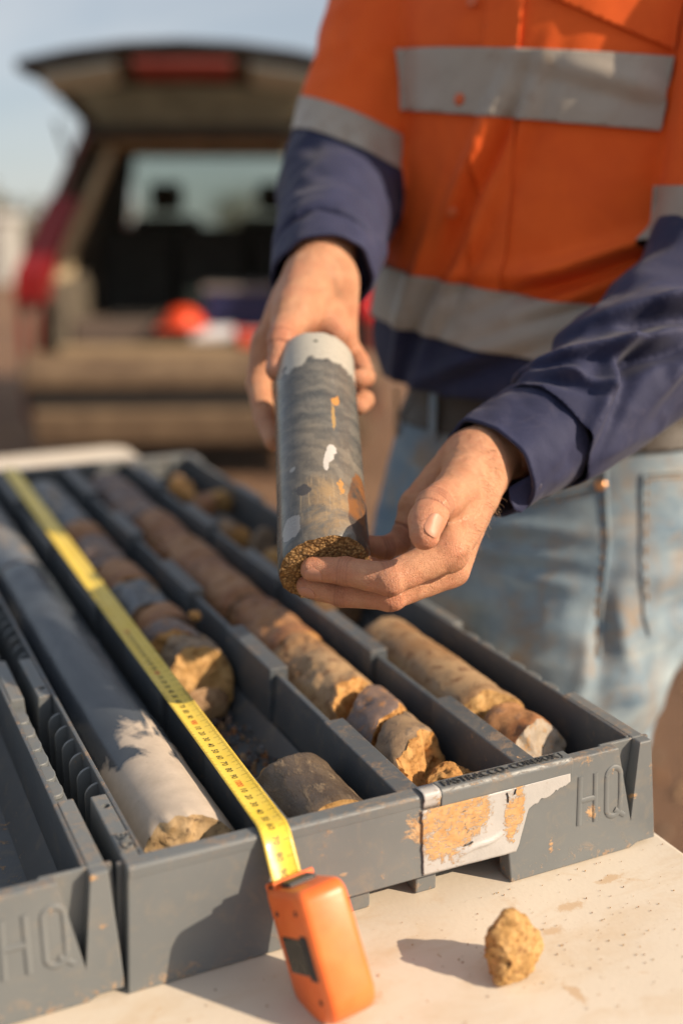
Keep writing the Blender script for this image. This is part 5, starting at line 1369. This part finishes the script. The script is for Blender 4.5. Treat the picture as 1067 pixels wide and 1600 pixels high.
# ---------------------------------------------------------------- ground, far things
fh = np.array([_f[0], _f[1], 0]); fh /= np.linalg.norm(fh)
def gz(x, y):
    """height of the sloping ground"""
    return -.80-math.tan(SLOPE)*((x-.52)*fh[0]+(y-.42)*fh[1])
g = G('red_dirt', .95); n = g.noise(.9, 8, .65); n2 = g.noise(14, 6, .7)
c = g.mix(g.ramp(n, .35, .65), (.15, .080, .045), (.27, .150, .078)); c = g.mix(g.ramp(n2, .4, .7, 0, .5), c, (.12, .065, .038))
g.color(c); g.bump(g.math('ADD', n2, g.noise(60, 5, .7)), .7, .03); M['dirt'] = g.m
V_ = []; F_ = []; NG = 60
rs = [0]+[1.2*1.135**k for k in range(NG)]
for r in rs:
    for k in range(48):
        a = 2*PI*k/48; x, y = .5+r*math.cos(a), .4+r*math.sin(a); V_.append((x, y, gz(x, y)+.02*math.sin(x*1.7)*math.cos(y*1.3)*min(1, r/6)))
for i in range(len(rs)-1):
    for k in range(48): F_.append((i*48+k, i*48+(k+1) % 48, (i+1)*48+(k+1) % 48, (i+1)*48+k))
tag(mesh_np('ground', V_, F_, ['dirt'], None, True), kind='structure')
crumbs('gravel', 2500, lambda r: (lambda x, y: (x, y, gz(x, y)))(r.uniform(-1.5, 3.0), r.uniform(-.2, 5)), ['rock_rust', 'rock_tan', 'rock_taupe'], 'loose stones strewn over the red dirt', 'gravel', (.006, .03), 21)

def onground(u, d):
    p = at(u, 700, d); return np.array([p[0], p[1], gz(p[0], p[1])])
# low scrubby rise and bushes on the skyline
g = G('dusty_scrub', .9); g.color(g.mix(g.ramp(g.noise(1.5, 6, .7), .35, .65), (.10, .105, .07), (.20, .18, .13))); M['scrub'] = g.m
def bush(u, d, w_, h_, seed, label):
    root = empty('bush', onground(u, d)); rnd = random.Random(seed)
    bm = bmesh.new()
    for k in range(6):
        a = rnd.uniform(0, 2*PI); tube(bm, [(0, 0, -.1), (math.cos(a)*w_*.12, math.sin(a)*w_*.12, h_*.35), (math.cos(a)*w_*.3, math.sin(a)*w_*.3, h_*.75)], [.05*h_, .03*h_, .01*h_], 5)
    from_bm('trunk', bm, plain('bark', (.12, .09, .06), .9), root)
    V_ = []; F_ = []
    cl = [(rnd.gauss(0, w_*.24), rnd.gauss(0, w_*.24), rnd.uniform(.25, .85)*h_, rnd.uniform(.14, .26)*h_) for k in range(16)]
    for k in range(2200):
        c_ = rnd.choice(cl); v = Vector((rnd.gauss(0, 1), rnd.gauss(0, 1), rnd.gauss(0, 1))).normalized()*c_[3]*rnd.uniform(.6, 1.05)
        p = Vector(c_[:3])+v; s = h_*.035*rnd.uniform(.6, 1.4); a = Vector((rnd.gauss(0, 1), rnd.gauss(0, 1), rnd.gauss(0, 1))).normalized()*s; b = a.cross(Vector((rnd.gauss(0, 1), rnd.gauss(0, 1), rnd.gauss(0, 1)))).normalized()*s*.5
        q = len(V_); V_ += [p-a, p+b, p+a, p-b]; F_.append((q, q+1, q+2, q+3))
    o = mesh_np('crown', V_, F_, ['scrub'], root, False)
    tag(root, label, 'bush')
bush(-60, 60, 9, 4.6, 1, 'olive bush on the skyline at the far left edge')
bush(30, 75, 12, 4.4, 2, 'dusty bush on the skyline just left of the open car')
bush(190, 80, 12, 4.6, 6, 'dusty bush seen through the windows of the car')
bush(420, 75, 12, 4.6, 4, 'dusty bush behind the car on its right')
# a low shed far off at the left edge
def shed():
    p = onground(-25, 42); root = empty('site_shed', p, (0, 0, YAW))
    bm = bmesh.new(); box(bm, -3.2, 1.6, -1.2, 1.2, 0, 2.2); from_bm('wall', bm, plain('grey_sheet_wall', (.33, .33, .32), .7), root)
    bm = bmesh.new(); prism(bm, [(-3.4, 2.2), (1.8, 2.2), (1.8, 2.3), (-.8, 2.7), (-3.4, 2.3)], 'y', -1.35, 1.35); from_bm('roof', bm, plain('pale_roof', (.5, .48, .45), .6), root)
    bm = bmesh.new(); box(bm, -.4, .5, -1.23, -1.19, 0, 1.9); from_bm('door', bm, plain('dark_door', (.12, .12, .12), .6), root)
    tag(root, 'low grey shed far behind at the left edge', 'shed')
shed()
# distant rise
V_ = []; F_ = []
for i in range(81):
    a = YAW+1.2-i*2.4/80; 
    for j, (r, hz) in enumerate(((500, -2), (560, 6), (640, 0))):
        x, y = CAM[0]-math.sin(a)*r, CAM[1]+math.cos(a)*r; V_.append((x, y, gz(x, y)+hz*(1+.35*float(vnoise(np.array([i*.22, j*1., 0]), 4)))-1))
for i in range(80):
    for j in range(2): F_.append((i*3+j, (i+1)*3+j, (i+1)*3+j+1, i*3+j+1))
tag(mesh_np('hills', V_, F_, ['scrub'], None, True), kind='structure')

# ---------------------------------------------------------------- estate car with its tailgate up
def car():
    base = onground(318, 6.15); rot = YAW+math.radians(3)
    root = empty('parked_car', base, (0, 0, rot))
    red = plain('dusty_red_paint', (.30, .028, .022), .35, .3, 8); g = G('dusty_bumper', .7)
    g.color(g.mix(g.ramp(g.noise(9, 6, .65), .35, .7), (.11, .072, .045), (.20, .140, .085))); bump_ = g.m
    dark = plain('black_trim', (.022, .020, .018), .6, .3, 20); inner = plain('grey_brown_interior', (.10, .085, .065), .85, .3, 10); cream = plain('beige_lining', (.42, .34, .22), .8, .2, 10)
    gl = G('car_window', .06, IOR=1.45); gl.color((.55, .62, .58)); gl.b.inputs['Transmission Weight'].default_value = .92; glass = gl.m
    red = plain('dusty_dark_red_paint', (.15, .022, .018), .35, .3, 8); lamp = plain('red_lamp', (.20, .010, .012), .2, .2, 30); W2 = .93
    glint = plain('red_lamp_glint', (.75, .02, .03), .25, .1, 30)
    # x across, y forward (away from the camera), z up; y=0 is the rear face
    def part(name, bm, m, bev=.01, par=root, smooth=False): return from_bm(name, bm, m, par, bevel=bev, seg=2, smooth=smooth)
    # body sides: outline with roofline, wheel arches
    for s in (-1, 1):
        side = [(.05, .32), (.0, .50), (.02, .98), (.12, 1.10), (.42, 1.66), (2.5, 1.62), (3.2, 1.10), (4.3, .95), (4.5, .55), (4.4, .30)]
        arch = lambda c: [(c-.36*math.cos(t)*-1, .33+.36*math.sin(t)) for t in np.linspace(0, PI, 9)]
        pts = side+[(3.96, .30)]+[(3.6+.36*math.cos(t), .33+.36*math.sin(t)) for t in np.linspace(0, PI, 9)]+[(3.24, .25), (1.26, .25)]+[(.9+.36*math.cos(t), .33+.36*math.sin(t)) for t in np.linspace(0, PI, 9)]
        bm = bmesh.new(); inn = lambda y, z: W2-.045-max(0, z-1.0)*.50
        A_ = [bm.verts.new((s*(W2-max(0, z-1.0)*.50), y, z)) for y, z in pts]; B_ = [bm.verts.new((s*inn(y, z), y, z)) for y, z in pts]
        n = len(pts)
        bm.faces.new(A_); bm.faces.new(B_[::-1]).material_index = 1
        for i in range(n): bm.faces.new((A_[i], B_[i], B_[(i+1) % n], A_[(i+1) % n])).material_index = 1 if 2 < i < 8 and False else 0
        bmesh.ops.triangulate(bm, faces=[f for f in bm.faces if len(f.verts) > 4])
        o = part('body_side', bm, [red, inner], 0)
        # window holes along the side
        for (y0, y1) in ((.62, 1.15), (1.22, 1.95), (2.03, 2.72)):
            bm = bmesh.new(); prism(bm, [(y0+.08, 1.12), (y1+.02, 1.12), (y1-(.35 if y1 > 2.5 else .02), 1.54), (y0+.18 if y0 < 1 else y0+.02, 1.54)], 'x', s*(W2-.60), s*(W2+.1))
            cut = from_bm('cut', bm); md = o.modifiers.new('hole', 'BOOLEAN'); md.object = cut; md.solver = 'EXACT'; cut['_cut'] = 1
            bm = bmesh.new(); xs_ = lambda z: s*(W2-.02-(z-1.0)*.50)
            q = [(y0+.08, 1.12), (y1+.02, 1.12), (y1-(.35 if y1 > 2.5 else .02), 1.54), (y0+.18 if y0 < 1 else y0+.02, 1.54)]
            bm.faces.new([bm.verts.new((xs_(z), y, z)) for y, z in q]); gw = from_bm('side_window', bm, glass, root); sd = gw.modifiers.new('t', 'SOLIDIFY'); sd.thickness = .004
        # tail lamp: tall strip up the pillar
        bm = bmesh.new(); X = W2-.10
        pr = [(-.02, .90), (-.02, 1.02), (.14, 1.26), (.20, 1.34), (.26, 1.30), (.20, 1.20), (.12, .98), (.10, .90)]
        for_ = [bm.verts.new((s*(W2-.015-max(0, z-1.0)*.50)+s*.018, y, z)) for y, z in pr]; bk = [bm.verts.new((s*(W2-.15-max(0, z-1.0)*.50), y, z)) for y, z in pr]
        n = len(pr); bm.faces.new(for_); bm.faces.new(bk[::-1])
        for i in range(n): bm.faces.new((for_[i], bk[i], bk[(i+1) % n], for_[(i+1) % n]))
        bmesh.ops.triangulate(bm, faces=[f for f in bm.faces if len(f.verts) > 4]); part('tail_lamp', bm, lamp, 0)
        bm = bmesh.new(); bmesh.ops.create_uvsphere(bm, u_segments=12, v_segments=8, radius=.055, matrix=Matrix.Translation((s*(W2-.05), -.02, .86))); 
        if s == 1: part('lamp_glint', bm, glint, 0, smooth=True)  # bright red bead painting the sun's glint on the right tail lamp
        # rear pillar lining, cream
        bm = bmesh.new(); pr = [(.10, .74), (.12, 1.05), (.40, 1.55), (.62, 1.55), (.48, 1.10), (.46, .74)]
        v1 = [bm.verts.new((s*(W2-.155-max(0, z-1.0)*.53), y, z)) for y, z in pr]; bm.faces.new(v1); o = from_bm('pillar_lining', bm, cream, root); sd = o.modifiers.new('t', 'SOLIDIFY'); sd.thickness = .03
        for cy in (.9, 3.6):
            w_ = empty('wheel', (s*(W2-.12), cy, .33)); w_.parent = root
            bm = bmesh.new(); bmesh.ops.create_cone(bm, cap_ends=True, segments=32, radius1=.335, radius2=.335, depth=.22, matrix=Matrix.Rotation(PI/2, 4, 'Y')); from_bm('tyre', bm, dark, w_, bevel=.03)
            bm = bmesh.new(); bmesh.ops.create_cone(bm, cap_ends=True, segments=24, radius1=.21, radius2=.19, depth=.24, matrix=Matrix.Rotation(PI/2, 4, 'Y')); from_bm('rim', bm, plain('alloy', (.4, .4, .4), .35, .1, 10, Metallic=.8), w_, bevel=.01)
    bm = bmesh.new(); prism(bm, [(.38, 1.62), (.42, 1.68), (2.5, 1.66), (2.5, 1.60), (.44, 1.60)], 'x', -.62, .62); 
    o = part('roof', bm, red, .015)
    bm = bmesh.new(); prism(bm, [(2.50, 1.61), (2.51, 1.62), (3.26, 1.09), (3.25, 1.08)], 'x', -.64, .64); part('windscreen', bm, glass, 0)
    # bonnet and nose
    bm = bmesh.new(); prism(bm, [(3.22, 1.08), (3.9, 1.04), (4.42, .90), (4.52, .55), (4.4, .28), (3.2, .28)], 'x', -W2+.06, W2-.06); part('bonnet', bm, red, .03)
    # windscreen opening is glass instead of roof skin: pane just under its frame
    bm = bmesh.new(); box(bm, -.58, .58, .30, .44, 1.585, 1.66); part('roof_header', bm, dark, .02)
    bm = bmesh.new(); box(bm, -W2+.07, W2-.07, .02, 4.2, .26, .36); part('floor_pan', bm, dark, .02)
    bm = bmesh.new(); box(bm, -.74, .74, .06, 1.30, .60, .66); part('boot_floor', bm, inner, .01)
    # rear bumper: painted upper, black band, dusty lower
    bm = bmesh.new(); prism(bm, [(-.10, .60), (-.06, .66), (.10, .67), (.10, .50), (-.11, .50)], 'x', -W2+.01, W2-.01); part('bumper', bm, bump_, .03)
    bm = bmesh.new(); box(bm, -W2+.03, W2-.03, -.07, .10, .395, .498); part('bumper_band', bm, dark, .01)
    bm = bmesh.new(); prism(bm, [(-.11, .39), (-.08, .20), (.10, .16), (.10, .39)], 'x', -W2+.05, W2-.05); part('bumper_skirt', bm, bump_, .03)
    bm = bmesh.new(); box(bm, -.74, .74, .03, .09, .62, .70); part('sill', bm, plain('tan_sill', (.30, .22, .13), .6), .015)
    # seats: rear bench backs with headrests, front seats
    seat = plain('dark_seat_cloth', (.05, .05, .045), .9, .3, 15); ltr = plain('grey_green_seat', (.16, .16, .13), .8, .3, 15)
    for x in (-.48, 0, .48):
        bm = bmesh.new(); prism(bm, [(1.34, .62), (1.50, 1.18), (1.62, 1.18), (1.52, .62)], 'x', x-.225, x+.225); part('rear_seat', bm, seat, .04)
    for x in (-.38, .38):
        bm = bmesh.new(); prism(bm, [(2.3, .6), (2.45, 1.22), (2.58, 1.22), (2.5, .6)], 'x', x-.25, x+.25); part('front_seat', bm, ltr, .05)
        bm = bmesh.new(); box(bm, x-.12, x+.12, 2.48, 2.56, 1.24, 1.42); part('headrest', bm, ltr, .04)
    # dark trim along the inside of the load bay
    for s in (-1, 1):
        bm = bmesh.new(); box(bm, s*.74-.05, s*.74+.05, .10, 1.4, .60, .98); part('load_bay_trim', bm, inner, .02)
    bm = bmesh.new(); box(bm, -.58, .58, .46, 2.5, 1.56, 1.59); part('headlining', bm, cream, .01)
    # tailgate, raised about the roof edge
    tg = empty('tailgate', (0, .40, 1.66), (math.radians(-16), 0, 0)); tg.parent = root
    # in its own frame y points back towards the camera as negative
    def tpart(name, bm, m, bev=.01): return from_bm(name, bm, m, tg, bevel=bev, seg=2)
    bm = bmesh.new(); prism(bm, [(0, .0), (-.06, .05), (-.55, .10), (-1.02, .02), (-1.06, -.01), (-1.0, -.03), (-.55, .05), (-.05, -.02)], 'x', -.74, .74); tpart('outer_skin', bm, dark, .01)
    bm = bmesh.new(); prism(bm, [(-.56, .048), (-.98, -.032), (-.98, -.055), (-.60, .020)], 'x', -.66, .66); tpart('inner_panel', bm, inner, .01)
    bm = bmesh.new(); prism(bm, [(-.06, -.035), (-.50, .02), (-.50, .012), (-.06, -.043)], 'x', -.62, .62); tpart('rear_window', bm, plain('tinted_rear_glass', (.26, .34, .32), .12, .3, 6), .002)
    bm = bmesh.new(); box(bm, -.22, .22, -1.0, -.80, -.075, -.045); tpart('red_reflection', bm, plain('dusky_red_reflection', (.25, .05, .04), .5), .01)  # dusky red piece standing in for a red reflection in the glass
    for s in (-1, 1):
        bm = bmesh.new(); box(bm, *sorted((s*.30, s*.64)), -.98, -.74, -.066, -.040); tpart('glass_reflection', bm, plain('pale_green_reflection', (.46, .53, .49), .3, .1, 10), .01)  # pale pieces whose colour paints reflections in the tailgate glass
        bm = bmesh.new(); tube(bm, [(s*.60, .30, 1.42), (s*.62, -.25, 1.80)], .012, 8); part('gas_strut', bm, dark, 0)
    for c_ in children(tg):
        bm = bmesh.new(); bm.from_mesh(c_.data)
        if c_.name.split('.')[0] in ('outer_skin', 'inner_panel', 'rear_window'):
            bmesh.ops.bisect_plane(bm, geom=bm.verts[:]+bm.edges[:]+bm.faces[:], plane_co=(0, 0, 0), plane_no=(1, 0, 0))
            for q_ in (-.5, -.25, .25, .5): bmesh.ops.bisect_plane(bm, geom=bm.verts[:]+bm.edges[:]+bm.faces[:], plane_co=(q_, 0, 0), plane_no=(1, 0, 0))
        for v in bm.verts:
            k = min(1, -v.co.y/.75); v.co.x *= .80+.20*k; v.co.z -= .055*(v.co.x/.74)**2*k; v.co.y += .10*(v.co.x/.74)**2*k
        bm.to_mesh(c_.data); bm.free()
    for c_ in children(root):
        if c_.type == 'MESH' and c_.name.split('.')[0] not in ('gas_strut',):
            for v in c_.data.vertices:
                if v.co.z > .66: v.co.z = .66+(v.co.z-.66)*1.17
    tg.location.z = .66+1.0*1.17
    tag(root, 'red estate car with its tailgate raised, parked behind the table', 'car')
    return root
carroot = car()
bpy.context.view_layer.update(); _dg = bpy.context.evaluated_depsgraph_get()
for o in list(bpy.data.objects):
    if o.name.startswith('body_side') and any(m.type == 'BOOLEAN' for m in o.modifiers):
        me = bpy.data.meshes.new_from_object(o.evaluated_get(_dg)); o.modifiers.clear(); o.data = me
for o in list(bpy.data.objects):
    if o.get('_cut'): bpy.data.objects.remove(o)
CM = carroot.matrix_world
def in_car(p): return CM @ Vector(p)
def cargo(name, parts, p, label, cat, rz=0):
    root = empty(name, in_car(p), (0, 0, carroot.rotation_euler.z+rz))
    for nm, bm, m in parts: from_bm(nm, bm, m, root, bevel=.008, seg=2)
    tag(root, label, cat)
def bxm(*a): bm = bmesh.new(); box(bm, *a); return bm
cargo('storage_tub', [('tub', bxm(-.19, .19, -.15, .15, 0, .30), plain('dark_blue_plastic', (.012, .018, .075), .5)), ('lid', bxm(-.20, .20, -.16, .16, .302, .33), plain('grey_lid', (.22, .20, .19), .5))], (.20, .45, .66), 'dark blue tub with a grey lid standing in the car boot', 'storage tub')
cargo('tool_bag', [('bag', bxm(-.30, .30, -.14, .14, 0, .16), plain('brown_canvas', (.12, .09, .075), .9)), ('handle', bxm(-.12, .12, -.02, .02, .16, .19), plain('black_strap', (.02, .02, .02), .8))], (-.38, .30, .66), 'brown canvas bag lying in the left of the car boot', 'bag')
cargo('water_bottle', [('bottle', (lambda bm: (tube(bm, [(-.14, 0, .05), (.09, 0, .05)], .045, 14), bm)[1])(bmesh.new()), plain('clear_white_bottle', (.62, .62, .66), .2)), ('cap', (lambda bm: (tube(bm, [(.09, 0, .05), (.13, 0, .05)], .030, 12), bm)[1])(bmesh.new()), plain('red_cap', (.6, .06, .02), .4))], (.08, .14, .70), 'white bottle with a red cap lying on the boot sill', 'bottle', .2)
cargo('hard_hat', [('shell', (lambda bm: (bmesh.ops.create_uvsphere(bm, u_segments=20, v_segments=12, radius=.11, matrix=Matrix.Translation((0, 0, .0)) @ Matrix.Diagonal((1, 1.2, .85, 1))), bmesh.ops.delete(bm, geom=[v for v in bm.verts if v.co.z < -.01], context='VERTS'), bm)[2])(bmesh.new()), plain('orange_red_plastic', (.72, .07, .02), .35)), ('brim', bxm(-.13, .13, -.15, .12, -.012, .0), plain('orange_red_brim', (.72, .08, .02), .35))], (-.10, .18, .80), 'orange red hard hat on top of the gear in the boot', 'hard hat')
cargo('folded_vest', [('cloth', bxm(-.13, .13, -.10, .10, 0, .07), plain('bright_red_cloth', (.65, .05, .015), .8)), ('stripe', bxm(-.132, .132, -.03, .03, .0, .072), plain('silver_stripe', (.6, .6, .6), .4))], (.33, .12, .70), 'bright red folded vest at the right of the boot opening', 'vest')
cargo('cardboard_box', [('box', bxm(-.15, .15, -.12, .12, 0, .16), plain('pale_card', (.42, .38, .28), .8)), ('flap', bxm(-.15, .15, -.02, .02, .162, .166), plain('card_flap', (.38, .33, .22), .8))], (-.12, .62, .66), 'pale box at the back of the car boot', 'box')
cargo('jerry_can', [('can', bxm(-.10, .10, -.08, .08, 0, .28), plain('green_grey_can', (.16, .20, .15), .5)), ('cap', bxm(.03, .08, -.03, .03, .28, .31), plain('black_cap', (.02, .02, .02), .5))], (-.02, .85, .66), 'grey green can upright behind the pale box in the boot', 'can')
